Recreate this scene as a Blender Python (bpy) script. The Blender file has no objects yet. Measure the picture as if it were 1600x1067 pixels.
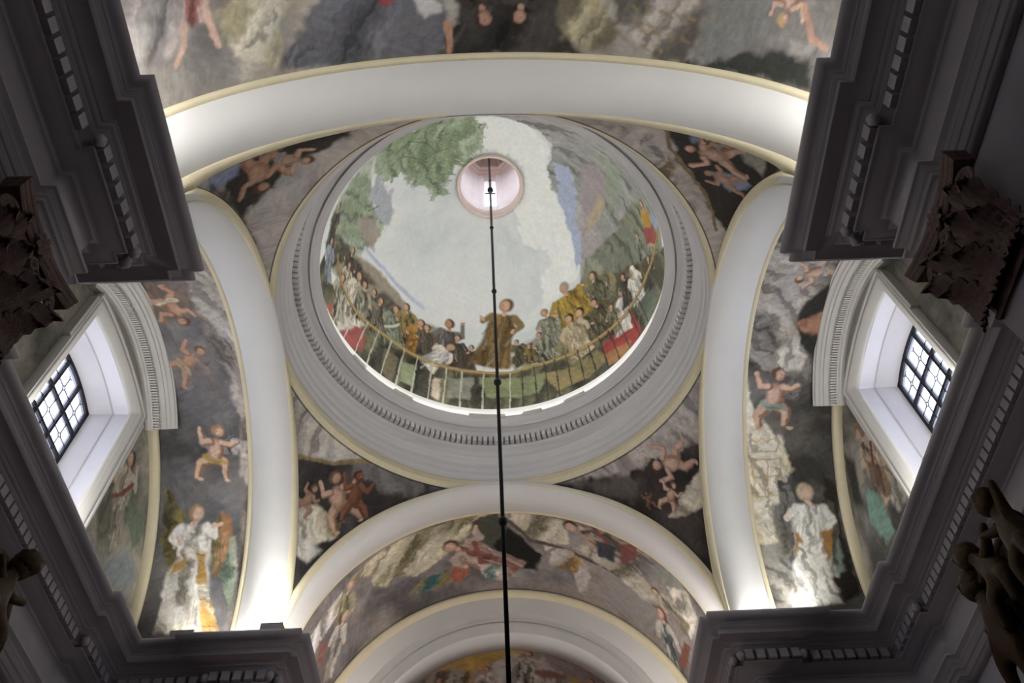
import bpy, bmesh, math, random
import numpy as np
from mathutils import Matrix, Vector
pi = math.pi
EYE = 1.6                      # eye height; all architectural heights below are given above the eye
SC = bpy.context.scene
COL = SC.collection

# ---------------------------------------------------------------- camera
def make_camera():
    pitch, roll, yaw = 0.9829, -0.0677, -0.0416
    cp, sp = math.cos(pitch), math.sin(pitch)
    Rz = Matrix.Rotation(yaw, 3, 'Z')
    f = Rz @ Vector((0, cp, sp)); u = Rz @ Vector((0, -sp, cp)); r = Rz @ Vector((1, 0, 0))
    r2 = math.cos(roll) * r + math.sin(roll) * u
    u2 = -math.sin(roll) * r + math.cos(roll) * u
    cam = bpy.data.cameras.new('camera'); o = bpy.data.objects.new('camera', cam); COL.objects.link(o)
    M = Matrix((r2, u2, -f)).transposed().to_4x4()
    M.translation = Vector((-0.0335, -5.9927, EYE))
    o.matrix_world = M
    cam.sensor_width = 36; cam.lens = 36 * 1253.94 / 1600; cam.clip_start = .05; cam.clip_end = 200
    SC.camera = o
make_camera()

# ---------------------------------------------------------------- world, exposure
W = bpy.data.worlds.new('overcast_sky'); SC.world = W; W.use_nodes = True
W.node_tree.nodes['Background'].inputs[0].default_value = (.80, .86, 1.0, 1)
W.node_tree.nodes['Background'].inputs[1].default_value = 4.4
SC.view_settings.view_transform = 'Standard'; SC.view_settings.look = 'None'
SC.view_settings.exposure = 0.72; SC.view_settings.gamma = 1.0
SC.view_settings.use_curve_mapping = False
SC.cycles.max_bounces = 10; SC.cycles.diffuse_bounces = 6; SC.cycles.transparent_max_bounces = 16
SC.cycles.sample_clamp_indirect = 6.0
SC.cycles.use_denoising = True
SC.cycles.caustics_reflective = False; SC.cycles.caustics_refractive = False

def portal(name, loc, size, direction):
    l = bpy.data.lights.new(name, 'AREA'); l.shape = 'RECTANGLE'; l.size, l.size_y = size; l.cycles.is_portal = True
    o = bpy.data.objects.new(name, l); COL.objects.link(o); o.location = loc
    o.rotation_euler = Vector(direction).to_track_quat('-Z', 'Y').to_euler(); o['kind'] = 'helper'
    return o
portal('window_daylight', (-5.52, 0, EYE + 7.4), (1.3, 2.6), (1, 0, 0))
portal('window_daylight', (5.52, 0, EYE + 7.4), (1.3, 2.6), (-1, 0, 0))

# ---------------------------------------------------------------- helpers
def lin(c):
    if isinstance(c, str):
        c = tuple(int(c[i:i + 2], 16) / 255 for i in (0, 2, 4))
    return tuple(x / 12.92 if x <= .04045 else ((x + .055) / 1.055) ** 2.4 for x in c[:3])

def tag(o, label=None, cat=None, group=None, kind=None):
    if label: o['label'] = label
    if cat: o['category'] = cat
    if group: o['group'] = group
    if kind: o['kind'] = kind
    return o

def empty(name, loc=(0, 0, 0), rz=0):
    o = bpy.data.objects.new(name, None); COL.objects.link(o); o.location = loc; o.rotation_euler = (0, 0, rz)
    o.empty_display_size = .1
    return o

def link(name, me, mat, parent=None, smooth=False, loc=None):
    if mat is not None and not me.materials: me.materials.append(mat)
    if smooth: me.polygons.foreach_set('use_smooth', np.ones(len(me.polygons), bool))
    o = bpy.data.objects.new(name, me); COL.objects.link(o)
    if parent: o.parent = parent
    if loc is not None: o.location = loc
    return o

def mesh(name, V, F, mat, parent=None, smooth=False, loc=None):
    me = bpy.data.meshes.new(name); me.from_pydata([tuple(map(float, v)) for v in V], [], [tuple(map(int, f)) for f in F]); me.update()
    return link(name, me, mat, parent, smooth, loc)

def quads(n, m, wrap_n=False, wrap_m=False):
    i = np.arange(n if wrap_n else n - 1); j = np.arange(m if wrap_m else m - 1)
    I, J = np.meshgrid(i, j, indexing='ij'); I2 = (I + 1) % n; J2 = (J + 1) % m
    return np.stack([I * m + J, I2 * m + J, I2 * m + J2, I * m + J2], -1).reshape(-1, 4)

def fast_mesh(name, V, F, mat, parent=None, smooth=True, colors=None):
    V = np.asarray(V, np.float32).reshape(-1, 3); F = np.asarray(F, np.int32)
    me = bpy.data.meshes.new(name)
    me.vertices.add(len(V)); me.vertices.foreach_set('co', V.ravel())
    me.loops.add(F.size); me.loops.foreach_set('vertex_index', F.ravel())
    me.polygons.add(len(F)); me.polygons.foreach_set('loop_start', np.arange(0, F.size, F.shape[1], dtype=np.int32))
    me.polygons.foreach_set('loop_total', np.full(len(F), F.shape[1], np.int32))
    me.update(calc_edges=True); me.validate()
    if colors is not None:
        a = me.color_attributes.new('paint', 'FLOAT_COLOR', 'POINT')
        c = np.ones((len(V), 4), np.float32); c[:, :3] = colors; a.data.foreach_set('color', c.ravel())
    return link(name, me, mat, parent, smooth)

def grid(name, P, mat, parent=None, smooth=True, colors=None, flip=False, wrap_n=False, wrap_m=False):
    n, m = P.shape[:2]; F = quads(n, m, wrap_n, wrap_m)
    if flip: F = F[:, ::-1]
    return fast_mesh(name, P.reshape(-1, 3), F, mat, parent, smooth, None if colors is None else colors.reshape(-1, 3))

BOXV = [(-1, -1, -1), (1, -1, -1), (1, 1, -1), (-1, 1, -1), (-1, -1, 1), (1, -1, 1), (1, 1, 1), (-1, 1, 1)]
BOXF = [(0, 3, 2, 1), (4, 5, 6, 7), (0, 1, 5, 4), (1, 2, 6, 5), (2, 3, 7, 6), (3, 0, 4, 7)]
def box(name, c, h, mat, parent=None):
    return mesh(name, [(c[0] + h[0] * x, c[1] + h[1] * y, c[2] + h[2] * z) for x, y, z in BOXV], BOXF, mat, parent)

def lathe(name, prof, mat, parent=None, n=160, c=(0, 0, 0), smooth=False):
    a = np.linspace(0, 2 * pi, n, endpoint=False); p = np.array(prof, float)
    P = np.stack([c[0] + np.cos(a)[:, None] * p[:, 0], c[1] + np.sin(a)[:, None] * p[:, 0], c[2] + 0 * a[:, None] + p[:, 1]], -1)
    return grid(name, P, mat, parent, smooth, wrap_n=True)

def tube(name, pts, r, mat, parent=None, n=8, smooth=True):
    pts = [Vector(p) for p in pts]; V = []; F = []
    rr = r if isinstance(r, (list, tuple)) else [r] * len(pts)
    for i, p in enumerate(pts):
        d = (pts[min(i + 1, len(pts) - 1)] - pts[max(i - 1, 0)]).normalized()
        a = d.orthogonal().normalized() if i == 0 else (a - a.dot(d) * d).normalized()
        b = d.cross(a)
        for k in range(n):
            t = 2 * pi * k / n; V.append(p + rr[i] * (math.cos(t) * a + math.sin(t) * b))
    for i in range(len(pts) - 1):
        for k in range(n):
            F.append((i * n + k, i * n + (k + 1) % n, (i + 1) * n + (k + 1) % n, (i + 1) * n + k))
    F.append(tuple(range(n))[::-1]); F.append(tuple((len(pts) - 1) * n + k for k in range(n)))
    return mesh(name, V, F, mat, parent, smooth)

# ---------------------------------------------------------------- materials (all procedural)
def mat(name, col, rough=.7, var=.06, scale=3.0, bump=.0, bscale=40, metal=0, spec=.3, stain=None):
    m = bpy.data.materials.new(name); m.use_nodes = True; nt = m.node_tree; b = nt.nodes['Principled BSDF']
    N = nt.nodes.new; L = nt.links.new
    c = lin(col); b.inputs['Roughness'].default_value = rough; b.inputs['Metallic'].default_value = metal
    b.inputs['Specular IOR Level'].default_value = spec
    tc = N('ShaderNodeTexCoord'); nz = N('ShaderNodeTexNoise'); nz.inputs['Scale'].default_value = scale
    nz.inputs['Detail'].default_value = 6; nz.inputs['Roughness'].default_value = .6
    L(tc.outputs['Object'], nz.inputs['Vector'])
    cr = N('ShaderNodeValToRGB'); cr.color_ramp.elements[0].position = .3; cr.color_ramp.elements[1].position = .7
    cr.color_ramp.elements[0].color = (*[x * (1 - var) for x in c], 1)
    cr.color_ramp.elements[1].color = (*[min(1, x * (1 + var)) for x in c], 1)
    if stain:
        e = cr.color_ramp.elements.new(.36); e.color = (*lin(stain), 1); e2 = cr.color_ramp.elements[0]; e2.color = (*lin(stain), 1)
    L(nz.outputs['Fac'], cr.inputs['Fac']); L(cr.outputs['Color'], b.inputs['Base Color'])
    if bump:
        n2 = N('ShaderNodeTexNoise'); n2.inputs['Scale'].default_value = bscale; n2.inputs['Detail'].default_value = 4
        bp = N('ShaderNodeBump'); bp.inputs['Strength'].default_value = bump; bp.inputs['Distance'].default_value = .01
        L(tc.outputs['Object'], n2.inputs['Vector']); L(n2.outputs['Fac'], bp.inputs['Height']); L(bp.outputs['Normal'], b.inputs['Normal'])
    return m

def fresco_mat(name, fine=.10, scale=14):
    m = bpy.data.materials.new(name); m.use_nodes = True; nt = m.node_tree; b = nt.nodes['Principled BSDF']
    N = nt.nodes.new; L = nt.links.new
    b.inputs['Roughness'].default_value = .85; b.inputs['Specular IOR Level'].default_value = .15
    at = N('ShaderNodeAttribute'); at.attribute_name = 'paint'
    tc = N('ShaderNodeTexCoord'); nz = N('ShaderNodeTexNoise'); nz.inputs['Scale'].default_value = scale
    nz.inputs['Detail'].default_value = 9; nz.inputs['Roughness'].default_value = .68; nz.inputs['Distortion'].default_value = .6
    L(tc.outputs['Object'], nz.inputs['Vector'])
    mr = N('ShaderNodeMapRange'); mr.inputs['From Min'].default_value = .25; mr.inputs['From Max'].default_value = .75
    mr.inputs['To Min'].default_value = 1 - fine; mr.inputs['To Max'].default_value = 1 + fine
    L(nz.outputs['Fac'], mr.inputs['Value'])
    mx = N('ShaderNodeMix'); mx.data_type = 'RGBA'; mx.blend_type = 'MULTIPLY'; mx.inputs[0].default_value = 1
    L(at.outputs['Color'], mx.inputs[6]); L(mr.outputs['Result'], mx.inputs[7]); L(mx.outputs[2], b.inputs['Base Color'])
    bp = N('ShaderNodeBump'); bp.inputs['Strength'].default_value = .12; bp.inputs['Distance'].default_value = .01
    L(nz.outputs['Fac'], bp.inputs['Height']); L(bp.outputs['Normal'], b.inputs['Normal'])
    return m

def emit_mat(name, col, s):
    m = bpy.data.materials.new(name); m.use_nodes = True; nt = m.node_tree
    nt.nodes.remove(nt.nodes['Principled BSDF']); e = nt.nodes.new('ShaderNodeEmission')
    e.inputs[0].default_value = (*col, 1); e.inputs[1].default_value = s
    nt.links.new(e.outputs[0], nt.nodes['Material Output'].inputs[0]); return m

M_WHITE = mat('white_plaster', 'd0cfcc', .8, .03, 1.3, .05, 60)
M_CREAM = mat('cream_band', 'd0c6a8', .75, .05, 4, .05, 60)
M_RING = mat('grey_cornice_paint', 'd2d0cf', .65, .03, 2, .04, 60)
M_MOULD = mat('grey_arch_moulding', 'b5b3b0', .7, .04, 3)
M_STONE = mat('grey_entablature_paint', 'a9a5aa', .5, .05, 2.5, .05, 60, spec=.4)
M_WALL = mat('grey_wall_paint', 'a5a2ac', .6, .04, 2, .04, 50)
M_FRAME = mat('pale_window_stone', 'c4c2bd', .7, .04, 3, .05, 60)
M_REVEAL = mat('window_reveal_plaster', 'd2d0d4', .8, .03, 3)
M_IRON = mat('black_iron', '17161c', .5, .2, 20, metal=.3)
M_LEAD = mat('lead_came', '4a4850', .6, .2, 20)
M_CAP = mat('brown_capital_stone', '6b5651', .7, .25, 9, .6, 45)
M_GILT = mat('old_gilding', '3c2a17', .5, .4, 9, .5, 40, metal=.35)
M_PINK = mat('pink_lantern_plaster', 'e9e2e0', .8, .04, 4)
M_PINKLINE = mat('lantern_moulding', 'd6c2b8', .8, .06, 4)
M_FLOOR = mat('stone_floor', '5c5048', .35, .15, 2)
M_DARKOUT = mat('blocker_shell', '77716c', .9, .1, 1)
M_BOX = mat('uplight_housing', '8d8c8c', .5, .05, 5)
M_FRESCO = fresco_mat('fresco_paint')
M_FRESCO_D = fresco_mat('dome_fresco_paint', .05, 9)
# ---------------------------------------------------------------- fresco painter: colours each vertex of a curved wall in the wall's own coordinates (metres)
def _hash(i, j, s):
    h = (i * 374761393 + j * 668265263 + s * 974634777) & 0xffffffff
    h = ((h ^ (h >> 13)) * 1274126177) & 0xffffffff
    return ((h ^ (h >> 16)) & 0xffff) / 65535.0

def vnoise(x, y, s=0):
    x = np.asarray(x, float); y = np.asarray(y, float)
    i = np.floor(x).astype(np.int64); j = np.floor(y).astype(np.int64); fx = x - i; fy = y - j
    fx = fx * fx * (3 - 2 * fx); fy = fy * fy * (3 - 2 * fy)
    a = _hash(i, j, s); b = _hash(i + 1, j, s); c = _hash(i, j + 1, s); d = _hash(i + 1, j + 1, s)
    return (a * (1 - fx) + b * fx) * (1 - fy) + (c * (1 - fx) + d * fx) * fy

def fbm(x, y, s=0, o=4):
    v = 0; a = .5; t = 0
    for k in range(o):
        v = v + a * vnoise(x * 2 ** k, y * 2 ** k, s + 17 * k); t += a; a *= .55
    return v / t

def sst(a, b, x):
    t = np.clip((x - a) / (b - a + 1e-9), 0, 1); return t * t * (3 - 2 * t)

def mixc(a, b, t): return tuple(x + (y - x) * t for x, y in zip(a, b))

class Wall:
    """Flattened paint coordinates u (scaled by local width s) and v of every vertex of a curved wall."""
    def __init__(self, u, v, s=None, seed=0, warp=1):
        self.shape = u.shape; self.u = u.ravel(); self.v = v.ravel(); self.s = np.ones(self.u.shape) if s is None else s.ravel()
        self.c = np.zeros((self.u.size, 3)); self.k = seed * 101
        ms = np.median(self.s); mu = self.u * ms
        du = .05 * (fbm(mu * 5 + 3, self.v * 5, seed + 40, 3) - .5) + .022 * (fbm(mu * 21, self.v * 21 + 9, seed + 41, 2) - .5)
        dv = .05 * (fbm(mu * 5 + 63, self.v * 5, seed + 42, 3) - .5) + .022 * (fbm(mu * 21 + 77, self.v * 21, seed + 43, 2) - .5)
        self.raw = (mu, self.v.copy()); self.u = self.u + warp * du / ms; self.v = self.v + warp * dv
        mu = self.u * ms; self.n1 = fbm(mu * 6 + 31.7 + seed, self.v * 6 + 11, seed, 4) - .5
        self.n2 = fbm(mu * 22 + 5, self.v * 22 + 71, seed + 5, 3) - .5
    def base(self, cols, fx=1.2, fy=1.2, sharp=1.6, o=5):
        mu = self.u * np.median(self.s)
        t = np.clip((fbm(mu * fx + self.k, self.v * fy + 3.3, self.k, o) - .5) * sharp * 1.6 + .5, 0, .9999) * (len(cols) - 1)
        L = np.array([lin(c) for c in cols]); i = t.astype(int); f = (t - i)[:, None]
        self.c = L[i] * (1 - f) + L[i + 1] * f
        return self
    def put(self, m, a, col, tex=.14):
        col = np.array(lin(col)) if isinstance(col, str) else np.array(col)
        t = (1 + tex * 2.2 * (self.n2[m] + .8 * self.n1[m]))[:, None]
        a = a[:, None]; self.c[m] = self.c[m] * (1 - a) + np.clip(col * t, 0, 1) * a
    def local(self, u0, v0, rad):
        m = np.nonzero((np.abs(self.v - v0) < rad) & (np.abs((self.u - u0) * self.s) < rad))[0]
        return m, (self.u[m] - u0) * self.s[m], self.v[m] - v0
    def blob(self, col, u0, v0, rx, ry, ang=0, soft=.35, op=1, wob=.0, tex=.14):
        m, x, y = self.local(u0, v0, 1.3 * max(rx, ry) + .05)
        if not len(m): return
        c, s = math.cos(ang), math.sin(ang); X = (x * c + y * s) / rx; Y = (-x * s + y * c) / ry
        d = np.sqrt(X * X + Y * Y) + wob * 3 * self.n1[m]
        self.put(m, op * (1 - sst(1 - soft, 1 + soft * .3, d)), col, tex)
    def stroke(self, col, pts, w0, w1=None, soft=.5, op=1, wob=.25, tex=.14):
        w1 = w0 if w1 is None else w1; wm = max(w0, w1)
        us = [p[0] for p in pts]; vs = [p[1] for p in pts]
        m = np.nonzero((self.v > min(vs) - 2 * wm) & (self.v < max(vs) + 2 * wm) & ((self.u - min(us)) * self.s > -2 * wm) & ((self.u - max(us)) * self.s < 2 * wm))[0]
        if not len(m): return
        best = np.full(len(m), 9.); n = len(pts) - 1
        for i in range(n):
            ax = (self.u[m] - pts[i][0]) * self.s[m]; ay = self.v[m] - pts[i][1]
            bx = (pts[i + 1][0] - pts[i][0]) * self.s[m]; by = pts[i + 1][1] - pts[i][1]
            t = np.clip((ax * bx + ay * by) / (bx * bx + by * by + 1e-9), 0, 1)
            d = np.hypot(ax - t * bx, ay - t * by) / (w0 + (w1 - w0) * (i + t) / n)
            best = np.minimum(best, d)
        d = best + wob * 2 * self.n1[m]
        self.put(m, op * (1 - sst(1 - soft, 1 + soft * .2, d)), col, tex)
    def poly(self, col, pts, soft=.03, op=1, wob=.04, tex=.16, folds=None):
        us = np.array([p[0] for p in pts]); vs = np.array([p[1] for p in pts])
        m = np.nonzero((self.v > vs.min() - .15) & (self.v < vs.max() + .15) & ((self.u - us.min()) * self.s > -.15) & ((self.u - us.max()) * self.s < .15))[0]
        if not len(m): return
        sc = self.s[m]; x = self.u[m]; y = self.v[m]; ins = np.zeros(len(m), bool); dist = np.full(len(m), 9.)
        for i in range(len(pts)):
            x0, y0 = us[i - 1], vs[i - 1]; x1, y1 = us[i], vs[i]
            with np.errstate(divide='ignore', invalid='ignore'):
                c = ((y0 > y) != (y1 > y)) & (x < (x1 - x0) * (y - y0) / (y1 - y0 + 1e-12) + x0)
            ins ^= c
            ax = (x - x0) * sc; ay = y - y0; bx = (x1 - x0) * sc; by = y1 - y0
            t = np.clip((ax * bx + ay * by) / (bx * bx + by * by + 1e-9), 0, 1)
            dist = np.minimum(dist, np.hypot(ax - t * bx, ay - t * by))
        sd = np.where(ins, dist, -dist) + wob * 2 * self.n1[m]
        a = op * sst(-soft, soft, sd)
        if folds:                       # painted cloth: streaks of a second pigment along a direction
            c2, ang, fr = folds; X = (x - us.mean()) * sc; Y = y - vs.mean()
            q = X * math.cos(ang) + Y * math.sin(ang) + .25 * self.n1[m]; r_ = -X * math.sin(ang) + Y * math.cos(ang)
            f = sst(.45, .72, fbm(q * fr, r_ * fr * .16, self.k + 9, 3))[:, None]
            col = np.array(lin(col)) * (1 - f) + np.array(lin(c2)) * f
            g = fbm(q * fr * 2.6 + 7, r_ * fr * .35, self.k + 21, 3)[:, None]; col = col * (1 - .45 * sst(.60, .70, g)) * (1 + .22 * sst(.58, .66, 1 - g))
        self.put(m, a, col, tex)
    # generic painted people -----------------------------------------------------------------
    def frame(self, head, foot):
        """head, foot in wall coordinates -> function placing local figure coords (x right, y up, 1 = head to foot)."""
        s = float(np.median(self.s[np.nonzero((np.abs(self.v - head[1]) < .4))[0]])) if len(self.s) else 1
        s0 = float(np.interp(head[1], self._vs, self._ss)) if hasattr(self, '_vs') else s
        dx = (head[0] - foot[0]) * s0; dy = head[1] - foot[1]; h = math.hypot(dx, dy)
        ux, uy = dx / h, dy / h; self._s0 = s0
        def P(x, y): return (foot[0] + (x * h * uy + y * h * ux) / s0, foot[1] + y * h * uy - x * h * ux)
        return P, h, math.atan2(-dx, dy)
    def person(self, head, foot, robe='8a7a5a', robe2=None, skin='c09a80', hair='4a382c', arms=None, sash=None, veil=None, wide=.21, seed=0):
        rnd = random.Random(seed * 7 + 3); P1, h, ang = self.frame(head, foot); S = self.stroke; ln = rnd.uniform(-.16, .16); P = lambda x, y: P1(x + ln * max(0, y - .3) - ln * .35 * (y > .8), y)
        robe2 = robe2 or '3c342c'
        w = wide
        body = [P(-w * .62, .80), P(-w * .9, .62), P(-w * .8, .42), P(-w * 1.15, 0), P(w * 1.15, 0), P(w * .85, .42), P(w * .9, .62), P(w * .62, .80)]
        self.poly(robe, body, .02 + .01 * h, 1, .03, .2, folds=(robe2, ang, 9 / max(h, .3)))
        for k in range(4):
            x = rnd.uniform(-.8, .8) * w; S(robe2, [P(x * .7, .62), P(x, .3), P(x * 1.2, .03)], .016 * h, .03 * h, .7, .55)
        lt = mixc(lin(robe), (.8, .78, .72), .28); dk = mixc(lin(robe2), (.03, .03, .03), .35)
        for k in range(9):
            x = rnd.uniform(-1, .9) * w; y = rnd.uniform(.05, .7); q = rnd.uniform(-.08, .08)
            S(lt if k % 2 else dk, [P(x, y), P(x + q, y - rnd.uniform(.08, .25))], .014 * h, .026 * h, .8, .5, .3)
        S(dk, [P(w * .75, .7), P(w * .8, .4), P(w * 1.05, .03)], .035 * h, .05 * h, .9, .5)
        arms = arms or [(-1, .55, .5), (1, .5, .55)]
        for sx, ex, ey in arms:
            S(robe, [P(sx * w * .75, .76), P(sx * (w * .9 + .06), .62 + (ey - .5) * .2), P(sx * (w * .6 + ex * .22), ey)], .062 * h, .045 * h, .5)
            S(skin, [P(sx * (w * .6 + ex * .2), ey), P(sx * (w * .6 + ex * .27), ey + .03)], .03 * h, .025 * h, .5)
        if sash: S(sash, [P(-w * .8, .7), P(0, .5), P(w * .8, .38)], .035 * h, .03 * h, .5)
        S(skin, [P(0, .80), P(0, .86)], .035 * h, .035 * h, .4)
        self.blob(hair, *P(-.012, .935), .1 * h, .108 * h, ang, .35)
        self.blob(mixc(lin(skin), (.12, .06, .04), .4), *P(.016, .918), .076 * h, .09 * h, ang, .3); self.blob(skin, *P(.01, .925), .062 * h, .076 * h, ang, .55)
        self.blob(hair, *P(.03, .93), .012 * h, .01 * h, ang, .6, .7); self.blob(mixc(lin(skin), lin('7a3a30'), .4), *P(.03, .885), .014 * h, .008 * h, ang, .6, .8)
        if veil:
            self.blob(veil, *P(-.03, .955), .1 * h, .085 * h, ang, .35); self.poly(veil, [P(-.12, .98), P(-.02, 1.0), P(-.04, .85), P(-.1, .62), P(-.2, .66)], .02, .95)
            self.blob(skin, *P(.02, .91), .05 * h, .068 * h, ang, .35)
    def winged(self, head, foot, robe='e8e4da', wing='9a8f78', wing2='b8894a', side=1, **k):
        P, h, ang = self.frame(head, foot)
        for sx, c, q in ((-1, wing, .9), (1, wing2, 1)):
            self.poly(c, [P(sx * .08, .72), P(sx * .22, .92 * q), P(sx * .34, .8), P(sx * .36, .5), P(sx * .26, .2), P(sx * .16, .45)], .03, .95, .04, .2, folds=(wing, ang + pi / 2 * 0, 8 / h))
            for j in range(5):
                self.stroke('5d5448', [P(sx * (.14 + .04 * j), .8 - .04 * j), P(sx * (.18 + .03 * j), .3 + .05 * j)], .008 * h, .012 * h, .6, .5)
        self.person(head, foot, robe, **k)
    def limb(self, skin, shade, pts, w0, w1):
        self.stroke(shade, pts, w0 * 1.06, w1 * 1.1, .35, .95, .12); 
        o = (-.28 * w0 / max(self._s0, .2), .22 * w0); self.stroke(skin, [(p[0] + o[0], p[1] + o[1]) for p in pts], w0 * .8, w1 * .85, .55, 1, .15)
    def putto(self, head, foot, skin='c9a48c', shade='8f6a55', hair='6a5038', cloth='c9b889', wing=None, seed=0, flip=1):
        rnd = random.Random(seed * 13 + 1); P0, h, ang = self.frame(head, foot); f = flip
        P = lambda x, y: P0(f * x, y); S = self.stroke; L = lambda pts, a, b: self.limb(skin, shade, pts, a * h, b * h); J = lambda: rnd.uniform(-.06, .06)
        if wing:
            self.poly(wing, [P(.1, .7), P(.3, .88), P(.46, .7), P(.36, .5), P(.14, .5)], .025, .9, folds=('5c5856', ang, 14)); self.poly(wing, [P(-.1, .7), P(-.28, .8), P(-.32, .6), P(-.12, .52)], .025, .8)
        self.blob('3a3532', *P(.05, .45), .34 * h, .5 * h, ang, .9, .28, .5)
        L([P(-.07, .40), P(-.2 + J(), .24 + J()), P(-.17 + J(), .04)], .115, .05); L([P(.07, .40), P(.24 + J(), .30 + J()), P(.26 + J(), .08)], .115, .05)
        for sx, yy in ((-.19, .02), (.29, .05)): self.blob(skin, *P(sx, yy), .06 * h, .035 * h, ang, .4)
        self.blob(shade, *P(.01, .54), .16 * h, .235 * h, ang, .3); self.blob(skin, *P(-.025, .57), .13 * h, .2 * h, ang, .55); self.blob(shade, *P(0, .47), .012 * h, .012 * h, ang, .5, .7)
        L([P(-.11, .69), P(-.24, .70 + J()), P(-.29 + J(), .9)], .07, .045); L([P(.11, .69), P(.26, .62 + J()), P(.38, .74 + J())], .07, .045)
        if cloth: S(cloth, [P(-.17, .42), P(-.05, .36), P(.08, .39), P(.2, .36)], .06 * h, .04 * h, .5); S('6d6248', [P(-.12, .38), P(.1, .36)], .015 * h, .02 * h, .6, .5)
        self.blob(hair, *P(-.005, .915), .125 * h, .118 * h, ang, .35, wob=.15); self.blob(shade, *P(.035, .88), .092 * h, .098 * h, ang, .3); self.blob(skin, *P(.03, .89), .08 * h, .085 * h, ang, .55)
        for ex in (-.005, .05): self.blob('4a332a', *P(ex, .895), .014 * h, .010 * h, ang, .6, .8)
        self.blob('9c5a4c', *P(.035, .845), .02 * h, .009 * h, ang, .6, .7); self.blob('c48472', *P(.065, .87), .025 * h, .02 * h, ang, .9, .5)
    def brush(self, k=.22, desat=.12):
        """brush marks: streaks in two directions, broken up"""
        x, y = self.raw; n = self.k
        a = fbm(x * 1.3 + 4, y * 1.3, n + 50, 2) * 7; q = x * np.cos(a * .5) + y * np.sin(a * .5)
        s1 = fbm(x * 26 + y * 9, y * 7 - x * 3, n + 51, 3) - .5; s2 = fbm(x * 6 + y * 5, y * 24 - x * 10, n + 52, 3) - .5
        m = sst(.42, .58, fbm(x * 2.2, y * 2.2, n + 53, 3)); st = s1 * m + s2 * (1 - m); st2 = fbm(x * 70, y * 70, n + 54, 2) - .5
        f = 1 + k * (2.4 * st + .7 * st2); g = self.c.mean(1, keepdims=True)
        self.c = (self.c * (1 - desat) + g * desat) * np.clip(f, .3, 1.7)[:, None]
        tint = (fbm(x * 3, y * 3, n + 55, 3) - .5)[:, None]; self.c = self.c * (1 + tint * np.array([.8, .1, -.8]) * min(.16, k)); return self
    def colors(self): return np.clip(self.c, 0, .9).reshape(*self.shape, 3)
# ---------------------------------------------------------------- measured shape of the crossing (heights above the eye)
AX, AY, AW, NW = 3.0, 3.0185, .557, .59          # arch planes and arch widths
RNX, RNZ = 3.254, 2.857                          # nave arch half span / rise
RLY, RA, RFX, ZS = 2.985, 2.893, 2.963, 6.494    # side arches, chancel arch, springing
R2, ZR = 3.014, 9.495                            # ring at the top of the pendentives
DA, DZ0, DB = 2.72, 10.40, 4.085                 # dome: half width, base, rise
TX = 5.0                                         # transept end wall
YA, RC, ZC2 = 5.55, 3.07, 6.30                   # chancel end arch

def surf_dome(n=900, m=250):
    th = np.linspace(-pi / 2, 3 * pi / 2, n); ph = np.linspace(math.asin((10.93 - DZ0) / DB), math.acos(.60 / DA), m)
    T, PH = np.meshgrid(th, ph, indexing='ij'); r = DA * np.cos(PH)
    P = np.stack([r * np.cos(T), r * np.sin(T), DZ0 + DB * np.sin(PH)], -1)
    q = np.linspace(0, pi / 2, 2000); L = np.concatenate([[0], np.cumsum(np.hypot(np.diff(DA * np.cos(q)), np.diff(DB * np.sin(q))))])
    V = np.interp(PH, q, L); return P, T, V, r

def surf_transept(sg, n=104, m=600):
    x = np.linspace(3.60, TX + .02, n); t = np.linspace(0, pi, m); X, T = np.meshgrid(x, t, indexing='ij')
    ry, rz = RLY + .05, RA + .05
    P = np.stack([sg * X, ry * np.cos(T), ZS + rz * np.sin(T)], -1); return P, sg * X, T * 2.97, None

def surf_nave(n=110, m=440):
    y = np.concatenate([np.linspace(-3.61, -5.7, n), np.linspace(-5.9, -9.05, 12)]); t = np.linspace(0, pi, m); Y, T = np.meshgrid(y, t, indexing='ij')
    P = np.stack([-(RNX + .06) * np.cos(T), Y, ZS + (RNZ + .06) * np.sin(T)], -1); return P, T * 3.1, Y, None

def surf_chancel(n=120, m=560):
    y = np.linspace(AY + AW, YA + .03, n); t = np.linspace(0, pi, m); Y, T = np.meshgrid(y, t, indexing='ij')
    k = (Y - y[0]) / (y[-1] - y[0]); rx = (RFX + .05) * (1 - k) + RC * k; rz = (RA + .05) * (1 - k) + RC * k; zc = ZS * (1 - k) + ZC2 * k
    P = np.stack([-rx * np.cos(T), Y, zc + rz * np.sin(T)], -1); return P, T * 3.0, Y, None

def pend_edges(z, sy):
    ly = RLY * np.sqrt(np.clip(1 - ((z - ZS) / RA) ** 2, 0, 1))
    nx = (RNX * np.sqrt(np.clip(1 - ((z - ZS) / RNZ) ** 2, 0, 1))) if sy < 0 else RFX * np.sqrt(np.clip(1 - ((z - ZS) / RA) ** 2, 0, 1))
    return ly, nx

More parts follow.
